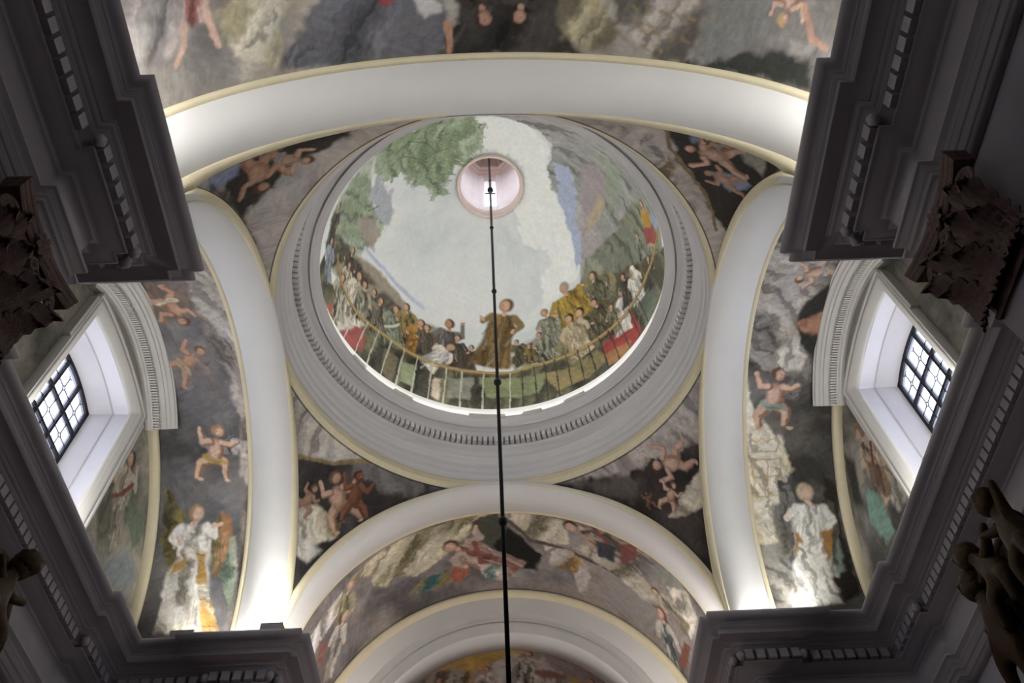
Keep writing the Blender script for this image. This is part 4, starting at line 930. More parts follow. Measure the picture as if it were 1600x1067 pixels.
    w.stroke('b4b2a2', [(2.699,1.279), (2.717,0.462)], 0.014, 0.016, soft=0.4, wob=0.0, tex=0.05)
    w.stroke('b4b2a2', [(2.589,1.385), (2.597,0.453)], 0.014, 0.016, soft=0.4, wob=0.0, tex=0.05)
    w.stroke('b4b2a2', [(2.482,1.413), (2.489,0.476)], 0.014, 0.016, soft=0.4, wob=0.0, tex=0.05)
    w.stroke('b4b2a2', [(2.368,1.445), (2.373,0.5)], 0.014, 0.016, soft=0.4, wob=0.0, tex=0.05)
    w.stroke('b4b2a2', [(2.256,1.436), (2.256,0.521)], 0.014, 0.016, soft=0.4, wob=0.0, tex=0.05)
    w.stroke('b4b2a2', [(2.146,1.425), (2.144,0.511)], 0.014, 0.016, soft=0.4, wob=0.0, tex=0.05)
    w.stroke('b4b2a2', [(2.033,1.433), (2.029,0.531)], 0.014, 0.016, soft=0.4, wob=0.0, tex=0.05)
    w.stroke('b4b2a2', [(1.927,1.416), (1.926,0.534)], 0.014, 0.016, soft=0.4, wob=0.0, tex=0.05)
    w.stroke('b4b2a2', [(1.815,1.418), (1.817,0.539)], 0.014, 0.016, soft=0.4, wob=0.0, tex=0.05)
    w.stroke('b4b2a2', [(1.66,1.41), (1.672,0.532)], 0.014, 0.016, soft=0.4, wob=0.0, tex=0.05)
    w.stroke('b4b2a2', [(1.56,1.409), (1.569,0.534)], 0.014, 0.016, soft=0.4, wob=0.0, tex=0.05)
    w.stroke('b4b2a2', [(1.474,1.387), (1.491,0.514)], 0.014, 0.016, soft=0.4, wob=0.0, tex=0.05)
    w.stroke('3b3a34', [(1.39,1.422), (1.404,0.501)], 0.014, 0.016, soft=0.4, wob=0.0, tex=0.05)
    w.stroke('3b3a34', [(1.3,1.449), (1.313,0.477)], 0.014, 0.016, soft=0.4, wob=0.0, tex=0.05)
    w.stroke('3b3a34', [(1.223,1.468), (1.236,0.478)], 0.014, 0.016, soft=0.4, wob=0.0, tex=0.05)
    w.stroke('3b3a34', [(1.145,1.456), (1.158,0.475)], 0.014, 0.016, soft=0.4, wob=0.0, tex=0.05)
    w.stroke('3b3a34', [(1.054,1.455), (1.068,0.468)], 0.014, 0.016, soft=0.4, wob=0.0, tex=0.05)
    w.stroke('3b3a34', [(0.964,1.416), (0.976,0.464)], 0.014, 0.016, soft=0.4, wob=0.0, tex=0.05)
    w.stroke('3b3a34', [(0.877,1.362), (0.882,0.416)], 0.014, 0.016, soft=0.4, wob=0.0, tex=0.05)
    w.stroke('3b3a34', [(0.785,1.359), (0.791,0.4)], 0.014, 0.016, soft=0.4, wob=0.0, tex=0.05)
    w.stroke('3b3a34', [(0.696,1.339), (0.696,0.365)], 0.014, 0.016, soft=0.4, wob=0.0, tex=0.05)
    w.stroke('3b3a34', [(0.597,1.29), (0.592,0.331)], 0.014, 0.016, soft=0.4, wob=0.0, tex=0.05)
    w.stroke('3b3a34', [(0.481,1.268), (0.493,0.283)], 0.014, 0.016, soft=0.4, wob=0.0, tex=0.05)
    w.stroke('3b3a34', [(0.371,1.25), (0.389,0.352)], 0.014, 0.016, soft=0.4, wob=0.0, tex=0.05)
    w.stroke('2f302b', [(2.637,0.363), (2.387,0.402), (2.148,0.391), (1.89,0.421), (1.603,0.441), (1.273,0.39), (1,0.379), (0.765,0.333), (0.569,0.272)], 0.05, 0.05, soft=0.8, op=0.7)
fresco('dome_ceiling', surf_dome(), paint_dome, 'dome painted with pale sky, foliage, hills and a crowd behind a rail', M_FRESCO_D)
def paint_left_transept(w):
    w.base(['4e4d4f', '626163', '6f6d6f', '827f7c'], fx=1.6, fy=1.6)
    w.poly('b6ada4', [(-3.683,6.322), (-3.6,5.725), (-3.555,4.877), (-3.548,4.066), (-3.547,3.118), (-3.562,2.389), (-3.728,2.576), (-3.756,3.498), (-3.863,4.176), (-4.003,4.633), (-4.07,5.058), (-4.062,5.566), (-3.94,5.929)], soft=0.05, wob=0.1, folds=('8a8079', 0.5, 4))
    w.poly('8f847e', [(-3.562,2.389), (-3.516,1.58), (-3.519,0.862), (-3.551,0.362), (-3.704,0.369), (-3.711,1.14), (-3.714,2.035)], soft=0.05, wob=0.08, folds=('6d6460', 0.3, 5))
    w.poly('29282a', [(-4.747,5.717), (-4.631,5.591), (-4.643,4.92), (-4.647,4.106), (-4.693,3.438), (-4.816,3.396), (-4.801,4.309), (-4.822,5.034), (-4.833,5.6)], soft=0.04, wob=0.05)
    w.poly('7d6f66', [(-4.631,5.591), (-4.062,5.566), (-4.072,5.113), (-4.258,4.905), (-4.643,4.92)], soft=0.05, wob=0.08)
    w.putto((-4.22,4.819), (-4.468,5.467), seed=1, skin='bd967c', cloth='c9bfa8')
    w.putto((-4.095,4.453), (-4.615,3.988), seed=2, skin='b89078', cloth='a89a7c', wing='8a8480')
    w.poly('77706c', [(-4.271,4.29), (-3.935,4.178), (-3.938,3.505), (-4.211,3.515), (-4.341,3.901)], soft=0.08, op=0.7)
    w.putto((-4.04,3.284), (-4.168,2.483), seed=3, skin='d6b49d', wing='b9b6b6', cloth='b59a52', hair='a07c54')
    w.poly('86763f', [(-4.825,2.435), (-4.693,2.295), (-4.509,1.975), (-4.532,1.752), (-4.71,1.537), (-4.831,1.63)], soft=0.03, wob=0.05, folds=('5e5a40', 0.2, 6))
    w.poly('a9744a', [(-4.014,2.046), (-3.875,1.996), (-3.8,1.725), (-3.981,1.642), (-4.061,1.824)], soft=0.03)
    w.poly('9aa08e', [(-4.035,1.734), (-3.779,1.697), (-3.676,1.138), (-3.685,0.597), (-3.833,0.92), (-4.004,1.331)], soft=0.03, folds=('6f7d6a', 0.2, 7))
    w.winged((-4.283,2.127), (-4.332,0.896), robe='e6e2da', robe2='a9a59c', wing='7d7040', wing2='a07850', hair='a8865a', skin='dcb8a2', arms=[(-1, 0.1, 0.6), (1, 0.55, 0.78)], seed=4)
    w.poly('d6d0c4', [(-4.641,0.365), (-4.685,1.179), (-4.555,1.575), (-4.264,1.537), (-4.087,0.976), (-3.837,0.329)], soft=0.03, wob=0.05, folds=('9a9080', 0.25, 6))
    w.poly('b28a42', [(-4.327,1.54), (-4.187,1.498), (-4.052,0.974), (-3.805,0.373), (-3.981,0.335), (-4.174,0.889)], soft=0.02, wob=0.04, folds=('d9cfb5', 1.2, 6))
    w.poly('b28a42', [(-4.629,1.355), (-4.444,1.419), (-4.407,1.302), (-4.614,1.176)], soft=0.02)
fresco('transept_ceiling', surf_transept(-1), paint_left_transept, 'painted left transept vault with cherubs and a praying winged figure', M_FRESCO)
def paint_right_transept(w):
    w.base(['3f3d3a', '56534f', '69665f', '7a766e'], fx=1.6, fy=1.6)
    w.poly('aaa29a', [(3.576,6.017), (3.911,5.813), (4.68,5.658), (4.739,5.479), (4.529,5.151), (4.343,4.889), (4.159,4.584), (4.435,4.171), (4.517,3.952), (4.315,3.688), (3.885,3.799), (3.589,4.004), (3.536,4.555), (3.557,5.245)], soft=0.04, wob=0.08, folds=('6f6963', 0.9, 4))
    w.poly('c4bdb0', [(4.239,4.377), (4.491,4.021), (4.445,3.828), (4.12,3.791), (3.916,3.992), (4.127,4.182)], soft=0.04, folds=('8f887c', 0.3, 5))
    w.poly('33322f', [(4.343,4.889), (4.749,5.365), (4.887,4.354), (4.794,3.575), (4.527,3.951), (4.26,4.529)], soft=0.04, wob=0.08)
    w.putto((4.096,5.223), (4.634,5.565), seed=5, skin='cda98f', cloth='aab0a6')
    w.poly('a5795f', [(4.26,4.529), (4.516,4.622), (4.712,4.77), (4.748,4.359), (4.524,4.317)], soft=0.04, wob=0.06)
    w.blob('8a5f4a', 4.361, 4.525, 0.07, 0.08)
    w.poly('86807a', [(4.459,3.973), (4.665,3.966), (4.718,3.578), (4.457,3.683)], soft=0.05, folds=('5c5854', 0.4, 6))
    w.poly('d6cfbd', [(3.474,3.621), (3.61,3.712), (3.766,3.232), (4.182,2.751), (4.293,2.332), (4.086,2.018), (3.992,1.655), (4.103,1.283), (3.787,0.832), (3.584,0.84), (3.553,1.58), (3.521,2.36)], soft=0.03, wob=0.06, folds=('b9aa80', 0.4, 5))
    w.putto((4.089,3.831), (4.009,2.924), seed=6, skin='d2ae96', wing='7c7a78', cloth='8f9a92', hair='6a4a38')
    w.stroke('b99a4c', [(3.653,2.603), (4.071,2.625)], 0.013, 0.013, soft=0.5, op=0.75, wob=0.1)
    w.stroke('b99a4c', [(3.653,2.603), (3.612,2.725), (3.691,2.796), (3.793,2.737)], 0.013, 0.013, soft=0.5, op=0.75, wob=0.1)
    w.stroke('b99a4c', [(3.793,2.737), (3.863,2.818), (3.936,2.75)], 0.013, 0.013, soft=0.5, op=0.75, wob=0.1)
    w.stroke('b99a4c', [(3.936,2.75), (4.033,2.812), (4.096,2.735), (4.071,2.625)], 0.013, 0.013, soft=0.5, op=0.75, wob=0.1)
    w.stroke('b99a4c', [(3.683,2.492), (4.12,2.513), (4.083,2), (3.705,1.977), (3.683,2.492)], 0.013, 0.013, soft=0.5, op=0.75, wob=0.1)
    w.stroke('b99a4c', [(3.911,2.502), (3.894,1.988)], 0.013, 0.013, soft=0.5, op=0.75, wob=0.1)
    w.stroke('b99a4c', [(3.7,2.252), (4.105,2.256)], 0.013, 0.013, soft=0.5, op=0.75, wob=0.1)
    w.stroke('b99a4c', [(3.771,2.415), (3.838,2.321)], 0.013, 0.013, soft=0.5, op=0.75, wob=0.1)
    w.stroke('b99a4c', [(3.978,2.407), (4.045,2.313)], 0.013, 0.013, soft=0.5, op=0.75, wob=0.1)
    w.stroke('b99a4c', [(3.765,2.158), (3.829,2.064)], 0.013, 0.013, soft=0.5, op=0.75, wob=0.1)
    w.stroke('b99a4c', [(3.973,2.169), (4.037,2.075)], 0.013, 0.013, soft=0.5, op=0.75, wob=0.1)
    w.poly('8d8981', [(3.613,1.302), (3.985,1.287), (4.053,0.821), (3.889,0.402), (3.575,0.369)], soft=0.04, wob=0.08, folds=('55524c', 0.8, 5))
    w.poly('787570', [(4.05,2.184), (4.233,2.141), (4.285,1.735), (4.165,1.234), (4.066,1.284), (4.026,1.745)], soft=0.02, wob=0.04, folds=('55534f', 0.1, 7))
    w.poly('2f2c28', [(4.711,2.271), (4.875,2.081), (4.867,1.16), (4.857,0.55), (4.575,0.371), (4.547,0.987), (4.627,1.723)], soft=0.04, wob=0.05)
    w.poly('8d9a8c', [(4.711,1.535), (4.8,1.44), (4.761,0.885), (4.641,0.843)], soft=0.03)
    w.winged((4.378,2.099), (4.326,0.809), robe='e8e4d8', robe2='b5b0a2', wing='6d6a64', wing2='57534a', hair='c9b48c', skin='dcbba4', arms=[(-1, 0.55, 0.64), (1, 0.2, 0.5)], seed=7)
    w.poly('a97b3c', [(4.553,1.449), (4.713,1.462), (4.683,1.26), (4.556,0.986), (4.533,1.173)], soft=0.02)
    w.poly('a97b3c', [(4.196,1.417), (4.266,1.276), (4.15,1.096), (4.092,1.117)], soft=0.02)
    w.poly('e4e0d4', [(4.193,1.279), (4.438,1.269), (4.538,0.8), (4.592,0.37), (3.875,0.355), (3.887,0.545)], soft=0.03, wob=0.05, folds=('b0ab9c', 0.15, 6))
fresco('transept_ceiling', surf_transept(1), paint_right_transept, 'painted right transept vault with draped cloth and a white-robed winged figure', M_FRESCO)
def paint_nave(w):
    w.base(['6f6b68', '85807b', '99938b', 'aaa398'], fx=1.3, fy=1.3)
    w.poly('8b8582', [(1.21,-4.946), (1.872,-4.642), (1.677,-4.223), (1.219,-4.035), (0.95,-4.211)], soft=0.1, wob=0.15, folds=('a89c98', 0.6, 3))
    w.poly('c2baa6', [(2.121,-4.376), (2.695,-4.649), (3.02,-4.614), (2.739,-4.159), (2.656,-3.709), (2.263,-3.748), (2.155,-4.071)], soft=0.08, wob=0.16, folds=('a59b7c', 0.7, 4))
    w.poly('c0bab2', [(1.016,-4.466), (1.305,-4.381), (1.144,-4.166), (0.978,-4.177)], soft=0.06)
    w.poly('55555a', [(2.548,-3.71), (2.757,-3.869), (3.028,-4.245), (3.36,-4.702), (4.381,-4.637), (4.477,-4.051), (4.385,-3.629), (3.491,-3.631)], soft=0.05, wob=0.1, folds=('6a6a70', 0.6, 2.5))
    w.poly('2b2927', [(4.385,-3.629), (4.473,-3.984), (4.669,-4.626), (5.665,-4.618), (5.741,-4.106), (5.856,-3.647), (5.136,-3.617)], soft=0.05, wob=0.1, folds=('45413d', 0.6, 3))
    w.poly('b8b4b0', [(4.111,-4.462), (4.318,-4.451), (4.417,-4.154), (4.246,-4.077), (4.169,-4.201)], soft=0.03, wob=0.05)
    w.poly('8f3f3c', [(3.768,-4.423), (3.943,-4.41), (3.895,-4.246), (3.796,-4.241)], soft=0.03)
    w.person((4.853,-3.969), (4.745,-4.931), robe='3d3733', robe2='24211f', hair='3a2a20', skin='a87f6c', seed=41, wide=0.2)
    w.person((5.181,-3.978), (5.374,-4.922), robe='453d36', robe2='28241f', hair='33251d', skin='ae8672', seed=42, wide=0.2)
    w.stroke('b08468', [(4.473,-3.984), (4.472,-3.722)], 0.05, 0.05)
    w.poly('a39979', [(5.603,-4.428), (5.996,-4.438), (6.276,-3.933), (6.23,-3.781), (6.026,-3.698), (5.68,-3.834)], soft=0.05, wob=0.08, folds=('6a6350', 0.5, 4))
    w.poly('a69e96', [(6.118,-4.629), (7.376,-4.704), (7.182,-4.084), (7.012,-3.699), (6.8,-3.672), (6.402,-3.808), (6.215,-4.061)], soft=0.05, wob=0.06, folds=('5c5751', 0.75, 3.2))
    w.stroke('8a7752', [(6.409,-4.204), (6.466,-4.169)], 0.03, 0.02, soft=0.6, op=0.7)
    w.stroke('8a7752', [(6.501,-3.97), (6.559,-3.935)], 0.03, 0.02, soft=0.6, op=0.7)
    w.stroke('8a7752', [(6.56,-4.189), (6.617,-4.155)], 0.03, 0.02, soft=0.6, op=0.7)
    w.stroke('8a7752', [(6.654,-3.957), (6.713,-3.923)], 0.03, 0.02, soft=0.6, op=0.7)
    w.stroke('8a7752', [(6.711,-4.175), (6.769,-4.142)], 0.03, 0.02, soft=0.6, op=0.7)
    w.stroke('8a7752', [(6.809,-3.946), (6.869,-3.913)], 0.03, 0.02, soft=0.6, op=0.7)
    w.stroke('8a7752', [(6.864,-4.164), (6.923,-4.131)], 0.03, 0.02, soft=0.6, op=0.7)
    w.stroke('8a7752', [(6.965,-3.937), (7.025,-3.905)], 0.03, 0.02, soft=0.6, op=0.7)
    w.stroke('8a7752', [(7.018,-4.154), (7.078,-4.122)], 0.03, 0.02, soft=0.6, op=0.7)
    w.stroke('8a7752', [(7.122,-3.93), (7.184,-3.899)], 0.03, 0.02, soft=0.6, op=0.7)
    w.stroke('8a7752', [(7.174,-4.146), (7.235,-4.115)], 0.03, 0.02, soft=0.6, op=0.7)
    w.stroke('8a7752', [(7.281,-3.925), (7.344,-3.896)], 0.03, 0.02, soft=0.6, op=0.7)
    w.stroke('8a7752', [(6.433,-4.05), (6.491,-4.015)], 0.03, 0.02, soft=0.6, op=0.7)
    w.stroke('8a7752', [(6.527,-3.812), (6.585,-3.777)], 0.03, 0.02, soft=0.6, op=0.7)
    w.stroke('8a7752', [(6.586,-4.036), (6.644,-4.002)], 0.03, 0.02, soft=0.6, op=0.7)
    w.stroke('8a7752', [(6.682,-3.8), (6.741,-3.766)], 0.03, 0.02, soft=0.6, op=0.7)
    w.poly('777772', [(7.257,-4.578), (7.808,-4.632), (7.918,-4.066), (7.375,-3.726), (7.143,-3.822)], soft=0.08, wob=0.12)
    w.poly('363733', [(6.944,-3.663), (7.299,-3.74), (7.793,-3.922), (8.452,-3.986), (8.527,-3.705), (7.843,-3.647), (7.313,-3.637)], soft=0.05, wob=0.1)
    w.poly('8f8f8a', [(8.157,-4.106), (8.501,-4.112), (8.425,-3.993), (8.212,-3.968)], soft=0.03)
    w.putto((8.057,-4.207), (8.176,-4.782), seed=21, skin='c4a28e', cloth='8a5048', hair='b8985c')
    w.stroke('b08a76', [(8.287,-4.415), (8.432,-4.156), (8.628,-4.109)], 0.05, 0.05)
    w.stroke('c9a798', [(1.94,-4.632), (1.977,-4.371), (2.026,-4.083)], 0.075, 0.045)
    w.stroke('c2a08c', [(1.695,-4.334), (1.609,-4.15), (1.489,-4.018)], 0.05, 0.035)
    w.poly('8a5a56', [(1.77,-4.657), (2.041,-4.618), (1.935,-4.349), (1.772,-4.291), (1.707,-4.446)], soft=0.04, folds=('b09a94', 0.4, 5))
fresco('nave_ceiling', surf_nave(), paint_nave, 'painted nave vault with dark cloud and grey drapery overhead', M_FRESCO)
def paint_chancel(w):
    w.base(['5f5957', '736c6a', '877f7b', '978e88'], fx=1.6, fy=1.6)
    w.poly('c4b99c', [(2.044,3.844), (2.707,3.746), (3.615,3.711), (4.313,3.646), (4.596,3.67), (4.19,4.083), (3.68,4.514), (3.218,4.658), (2.88,4.47), (2.69,4.569), (2.464,4.346), (2.404,4.081)], soft=0.03, wob=0.06, folds=('857a58', 0.8, 4))
    w.poly('4a4a40', [(4.201,3.795), (4.638,3.659), (4.881,4.118), (5.359,4.617), (5.303,4.968), (4.65,4.917), (4.281,4.553)], soft=0.04, wob=0.06)
    w.poly('22201e', [(4.576,4.402), (4.83,4.015), (5.359,4.617), (5.248,4.945), (4.704,4.937)], soft=0.03, wob=0.05)
    w.poly('bdb39d', [(4.764,3.638), (5.415,3.649), (5.788,3.731), (5.847,4.219), (5.414,4.364), (5.041,4.113)], soft=0.04, wob=0.06, folds=('8f866e', 0.5, 4))
    w.stroke('57504a', [(4.802,3.825), (5.199,4.292), (5.739,4.372), (6.412,4.488), (7.261,4.565), (7.748,4.773)], 0.05, 0.04, soft=0.6)
    w.poly('b5aaa0', [(5.414,4.364), (5.904,4.377), (6.21,4.593), (6.177,5.228), (6.029,5.299), (5.854,4.821), (5.544,4.839)], soft=0.03, wob=0.05, folds=('a8824a', 0.6, 5))
    w.poly('b3aa98', [(5.848,4.292), (6.627,4.002), (7.241,4.22), (7.667,4.635), (7.204,4.686), (6.528,4.497)], soft=0.05, wob=0.06, folds=('8f8672', 0.6, 4))
    w.person((3.764,4.174), (4.919,5.083), robe='ae9a8e', robe2='84544a', hair='54382c', sash='8a5048', arms=[(-1, 0.9, 0.8), (1, 0.4, 0.55)], wide=0.2, seed=22, skin='c8a28c')
    w.poly('8a7848', [(3.324,4.796), (3.777,4.783), (3.93,5.076), (3.416,5.159), (3.076,4.998)], soft=0.03, folds=('4f7a78', 0.6, 6))
    w.poly('a35f48', [(3.835,4.729), (4.158,4.911), (3.98,5.205), (3.818,5.081)], soft=0.03)
    w.poly('bdb2a8', [(4.273,4.782), (4.759,4.924), (4.807,5.243), (4.422,5.254)], soft=0.03, folds=('7d9a94', 0.6, 6))
    w.person((5.757,3.868), (7.1,3.946), robe='a3907c', robe2='5a4f4c', hair='4a2f24', sash='7d4640', wide=0.18, seed=23, skin='c4a08c')
    w.poly('7d4a42', [(6.678,3.83), (7.021,3.586), (7.002,3.931), (6.778,4.269)], soft=0.02)
    w.poly('3f4048', [(6.285,3.968), (6.681,3.899), (6.637,4.285), (6.35,4.299)], soft=0.03)
    w.poly('d2cec6', [(1.853,3.942), (1.392,4.019), (0.985,4.055), (1.047,4.445), (1.445,4.353), (1.88,4.247)], soft=0.03, wob=0.04, folds=('a8a298', 0.3, 6))
    w.person((2.104,3.897), (1.567,4.851), robe='a59a78', robe2='6f6850', hair='a88a58', seed=24, skin='c8a48e', wide=0.14)
    w.person((1.924,4.434), (1.279,5.272), robe='c9c2b6', robe2='8d867c', hair='b59a7a', seed=25, skin='d0ab98', wide=0.13)
    w.poly('7f5a50', [(1.221,4.306), (1.403,4.589), (1.229,4.884), (1.073,4.759)], soft=0.03)
    w.poly('8a8a80', [(7.245,3.866), (7.465,3.719), (7.868,3.679), (8.26,3.826), (7.891,3.927), (7.49,4.084)], soft=0.03, wob=0.04)
    w.poly('d0cabc', [(7.621,4.039), (8.052,3.77), (8.361,3.985), (8.264,4.575), (7.959,4.343)], soft=0.03, wob=0.04, folds=('a8a294', 0.4, 6))
    w.person((7.374,4.297), (8.171,4.468), robe='b5ac96', robe2='7a745f', hair='5f452f', seed=26, skin='d0ac96', wide=0.14)
    w.person((7.528,4.621), (8.029,5.775), robe='c4beb2', robe2='57605f', hair='7a4a34', seed=27, skin='cda590', wide=0.12)
    w.poly('80503f', [(8.092,4.77), (8.279,4.701), (8.21,5.294), (8.059,5.401)], soft=0.03)
fresco('chancel_ceiling', surf_chancel(), paint_chancel, 'painted chancel vault with reclining figures and cream drapery', M_FRESCO)
def paint_pendentive_fl(w):
    w.base(['2f2c2b', '3f3b39', '575250'], fx=2, fy=2)
    w.poly('b3ada3', [(0.246,9.363), (0.595,9.498), (0.774,9.431), (1.078,9.408), (0.934,9.386), (0.759,9.177), (0.646,9.029), (0.532,8.822)], soft=0.04, wob=0.06, folds=('9c948c', 0.6, 3))
    w.poly('6d6866', [(0.752,9.201), (0.931,9.398), (1.293,9.378), (1.118,9.138), (0.996,9.072), (0.85,9.111)], soft=0.06, wob=0.1, folds=('4a4745', 1, 4))
    w.stroke('8a7440', [(0.552,8.896), (0.679,9.051), (0.812,9.266), (0.937,9.374)], 0.035, 0.03, soft=0.6, op=0.8)
    w.poly('c4bcab', [(0.648,8.481), (0.757,8.563), (0.866,8.507), (0.877,8.343), (0.824,8.13), (0.784,8.002), (0.714,8.082)], soft=0.03, wob=0.05, folds=('8d7a45', 0.7, 5))
    w.poly('bcb5a8', [(0.713,8.127), (0.799,8.104), (0.843,8.089), (0.804,7.834), (0.753,7.848)], soft=0.04, folds=('8a857c', 0.6, 5))
    w.putto((0.737,9.007), (0.902,8.469), seed=10, skin='bd9880', cloth=None)
    w.putto((0.696,8.76), (0.694,8.314), seed=11, skin='a07c68', cloth=None)
    w.putto((0.84,9.187), (0.917,8.578), seed=12, skin='7d5138', shade='5c3826', cloth=None, hair='4a2c20')
fresco('pendentive_ceiling', surf_pend(-1, 1), paint_pendentive_fl, 'painted pendentive with pale sky and dark cherub group, left on the chancel side', M_FRESCO)
def paint_pendentive_fr(w):
    w.base(['26231f', '38332f', '4d4643'], fx=2, fy=2)
    w.poly('aba19c', [(-0.248,9.35), (-0.537,8.852), (-0.655,8.978), (-0.775,9.112), (-0.932,9.088), (-1.111,9.26), (-1.309,9.328), (-1.044,9.514), (-0.752,9.609), (-0.513,9.486)], soft=0.04, wob=0.07, folds=('8f8480', 0.5, 3))
    w.poly('5c5450', [(-1.241,9.326), (-0.989,9.159), (-0.885,8.978), (-0.964,8.743), (-1.077,9.052)], soft=0.06, wob=0.1)
    w.poly('cbc3b4', [(-0.598,8.65), (-0.678,8.246), (-0.786,8.294), (-0.842,8.376), (-0.777,8.515), (-0.666,8.613)], soft=0.03, wob=0.05, folds=('8a8070', 0.8, 5))
    w.putto((-0.804,9.009), (-0.608,8.845), seed=13, skin='bd9a88', shade='96705e', cloth=None, hair='54382c')
    w.putto((-0.755,8.737), (-0.851,8.468), seed=14, skin='c2a08c', cloth=None)
    w.putto((-0.889,8.826), (-0.895,8.582), seed=15, skin='7d5c4e', shade='5c4238', cloth=None, hair='3a2820')
fresco('pendentive_ceiling', surf_pend(1, 1), paint_pendentive_fr, 'painted pendentive with mauve cloud and cherubs, right on the chancel side', M_FRESCO)
def paint_pendentive_nl(w):
    w.base(['8f8780', 'a89f97', 'b5aca4'], fx=2, fy=2)
    w.poly('3a3531', [(-0.813,8.242), (-0.901,8.63), (-1.087,9.014), (-1.054,9.105), (-0.963,9.069), (-0.835,8.891), (-0.752,8.909), (-0.678,8.798), (-0.6,8.706), (-0.676,8.385), (-0.761,8.168)], soft=0.04, wob=0.08)
    w.poly('7b86a2', [(-0.808,7.902), (-0.839,8.227), (-0.781,8.335), (-0.741,8.157), (-0.76,7.915)], soft=0.05, wob=0.08, folds=('a5a6ac', 0.5, 5))
    w.poly('57504a', [(-0.757,7.971), (-0.724,8.343), (-0.612,8.732), (-0.487,9.049), (-0.526,8.846), (-0.654,8.373)], soft=0.05, wob=0.08)
    w.poly('9d9a94', [(-0.752,8.909), (-0.835,8.891), (-0.836,9.137), (-0.766,9.121)], soft=0.03)
    w.putto((-0.898,9.074), (-0.824,8.503), seed=16, skin='b5927c', cloth='9a9a98', hair='5f3f2c')
    w.putto((-0.72,8.822), (-0.891,8.293), seed=17, skin='a8836a', cloth=None, hair='5f3a28', flip=-1)
fresco('pendentive_ceiling', surf_pend(-1, -1), paint_pendentive_nl, 'painted pendentive with two tumbling cherubs, left on the nave side', M_FRESCO)
def paint_pendentive_nr(w):
    w.base(['978d84', 'aba199', 'b3aaa1'], fx=2, fy=2)
    w.poly('a99f96', [(1.166,9.228), (1.004,9.014), (0.782,9.174), (0.546,9.314), (0.343,9.343), (0.514,9.819), (0.813,9.372)], soft=0.05, wob=0.05, folds=('6d5c48', 0.6, 5))
    w.poly('38332e', [(0.975,8.807), (0.905,8.413), (0.805,7.966), (0.772,7.627), (0.717,8.026), (0.58,8.666), (0.451,9.044), (0.526,9.119), (0.703,9.089), (0.824,9.082)], soft=0.04, wob=0.08)
    w.poly('7f8aa2', [(0.925,8.666), (0.898,8.432), (0.871,8.558), (0.882,8.752)], soft=0.03)
    w.poly('7f8aa2', [(0.75,8.829), (0.719,8.444), (0.692,8.355), (0.66,8.753)], soft=0.03)
    w.poly('9d968a', [(0.843,8.234), (0.786,7.905), (0.734,8.106), (0.775,8.266)], soft=0.04)
    w.putto((0.871,8.893), (0.759,8.275), seed=18, skin='c09c88', cloth=None, hair='3f2c22')
    w.putto((0.754,8.904), (0.663,8.516), seed=19, skin='a9826c', cloth=None, hair='4a3024')
    w.putto((0.884,8.567), (0.814,8.401), seed=20, skin='a88470', cloth='7a86a4', hair='3f2c22')
    w.stroke('7d6848', [(0.977,8.818), (0.902,9), (0.796,9.062), (0.669,9.07), (0.478,9.171)], 0.03, 0.02, soft=0.6)
fresco('pendentive_ceiling', surf_pend(1, -1), paint_pendentive_nr, 'painted pendentive with brown drapery and cherubs, right on the nave side', M_FRESCO)
def paint_left_wall(w):
    w.base(['605f58', '7d7b70', '928d80', 'a59e90'], fx=1.8, fy=1.8)
    w.winged((-1.244,8.464), (-1.656,7.298), robe='b5aa98', robe2='7d7668', wing='6a7062', wing2='8f8a7c', sash='7a4640', arms=[(-1, 0.3, 0.9), (1, 0.4, 0.55)], seed=8, skin='c09e86')
    w.poly('79848a', [(-1.783,7.095), (-2.188,7.562), (-2.678,7.546), (-2.505,7.085), (-2.002,6.926)], soft=0.12, op=0.8)
    w.poly('5f5d58', [(-1.433,9.177), (-1.879,9.267), (-2.524,8.592), (-3.038,7.437), (-2.881,7.388), (-2.247,8.322), (-1.593,8.942)], soft=0.05)
    w.poly('6d7a66', [(-1.721,7.925), (-2.142,8.219), (-2.413,7.878), (-2.26,7.626)], soft=0.05)
    w.poly('4f5149', [(-1.103,7.31), (-1.27,7.704), (-1.72,7.467), (-1.473,7.026)], soft=0.06, op=0.7)
fresco('transept_wall', surf_lunette(-1), paint_left_wall, 'painted end wall around the left transept window', M_FRESCO, keep=lambda c: ~((np.abs(c[:, 1]) < .85) & (c[:, 2] < 8.80)))
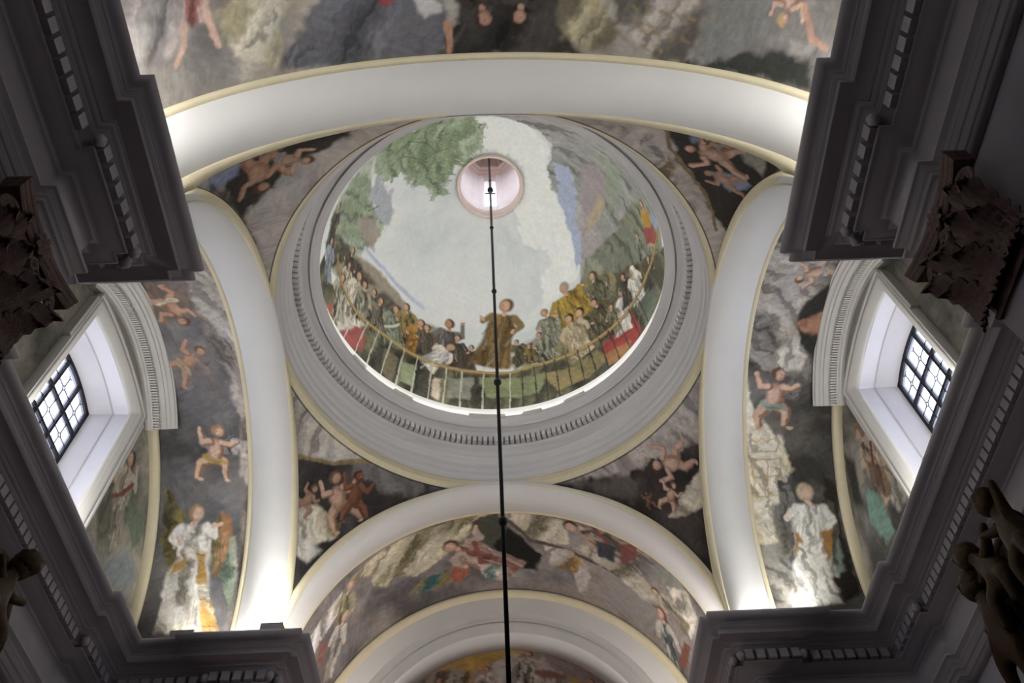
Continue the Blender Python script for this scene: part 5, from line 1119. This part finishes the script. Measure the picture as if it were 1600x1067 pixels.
def paint_right_wall(w):
    w.base(['514f4a', '6b6861', '858077', '9a9487'], fx=1.8, fy=1.8)
    w.person((1.393,8.493), (1.442,7.295), robe='b8a68e', robe2='7d6a58', sash='7a443c', hair='8a7048', arms=[(-1, 0.4, 0.3), (1, 0.3, 0.6)], wide=0.2, seed=9, skin='c4a28a')
    w.poly('84705c', [(1.491,8.017), (1.257,7.635), (1.406,7.259), (1.564,7.361), (1.63,7.789)], soft=0.03, folds=('5f3f36', 0.6, 6))
    w.poly('7da092', [(1.901,7.849), (1.653,7.569), (1.766,6.996), (2.079,7.066), (2.155,7.533)], soft=0.05, wob=0.08)
    w.poly('b5afa2', [(1.118,7.424), (1.032,6.933), (1.466,7.038), (1.502,7.299)], soft=0.04, folds=('6d6a64', 0.4, 6))
    w.poly('3f3d39', [(1.915,8.625), (1.756,8.311), (2.1,7.779), (2.317,7.995)], soft=0.06)
fresco('transept_wall', surf_lunette(1), paint_right_wall, 'painted end wall around the right transept window', M_FRESCO, keep=lambda c: ~((np.abs(c[:, 1]) < .85) & (c[:, 2] < 8.80)))
def paint_apse(w):
    w.base(['93722f', 'a9873f', 'b8964e'], fx=2, fy=2)
    w.poly('a89c94', [(3.033,0.521), (3.623,0.268), (4.184,0.052), (4.762,0.146), (4.941,0.652), (3.992,1.309), (2.674,1.115)], soft=0.08, wob=0.15, folds=('7d6f68', 0.5, 3))
    w.poly('7a5048', [(3.963,0.485), (4.542,0.411), (4.905,0.411), (4.322,0.655)], soft=0.04, wob=0.08)
    w.poly('8f867c', [(1.904,0.079), (2.359,0.07), (2.985,0.401), (2.888,1.07), (1.857,0.594)], soft=0.06, wob=0.1, folds=('5f4a44', 0.5, 4))
    w.poly('7d706c', [(4.297,0.053), (4.936,0.034), (5.644,-0.001), (4.91,0.452), (4.422,0.381)], soft=0.06, wob=0.1)
    w.person((4.016,0.053), (3.972,0.889), robe='a39a92', hair='5a3428', skin='b58672', seed=28, arms=[(-1, 0.7, 0.7), (1, 0.7, 0.7)])
    w.person((3.231,0.389), (3.203,1.152), robe='b3a69c', hair='6a3c2c', skin='bd8a74', seed=29)
    w.person((2.41,0.275), (2.228,1.016), robe='a09078', hair='6a3c2c', skin='b5846c', seed=30)
    w.person((5.196,0.208), (5.359,0.941), robe='6d5a54', hair='54342a', skin='b08068', seed=31)
fresco('apse_ceiling', surf_conch(), paint_apse, 'ochre painted half dome of the apse with small figures', M_FRESCO)
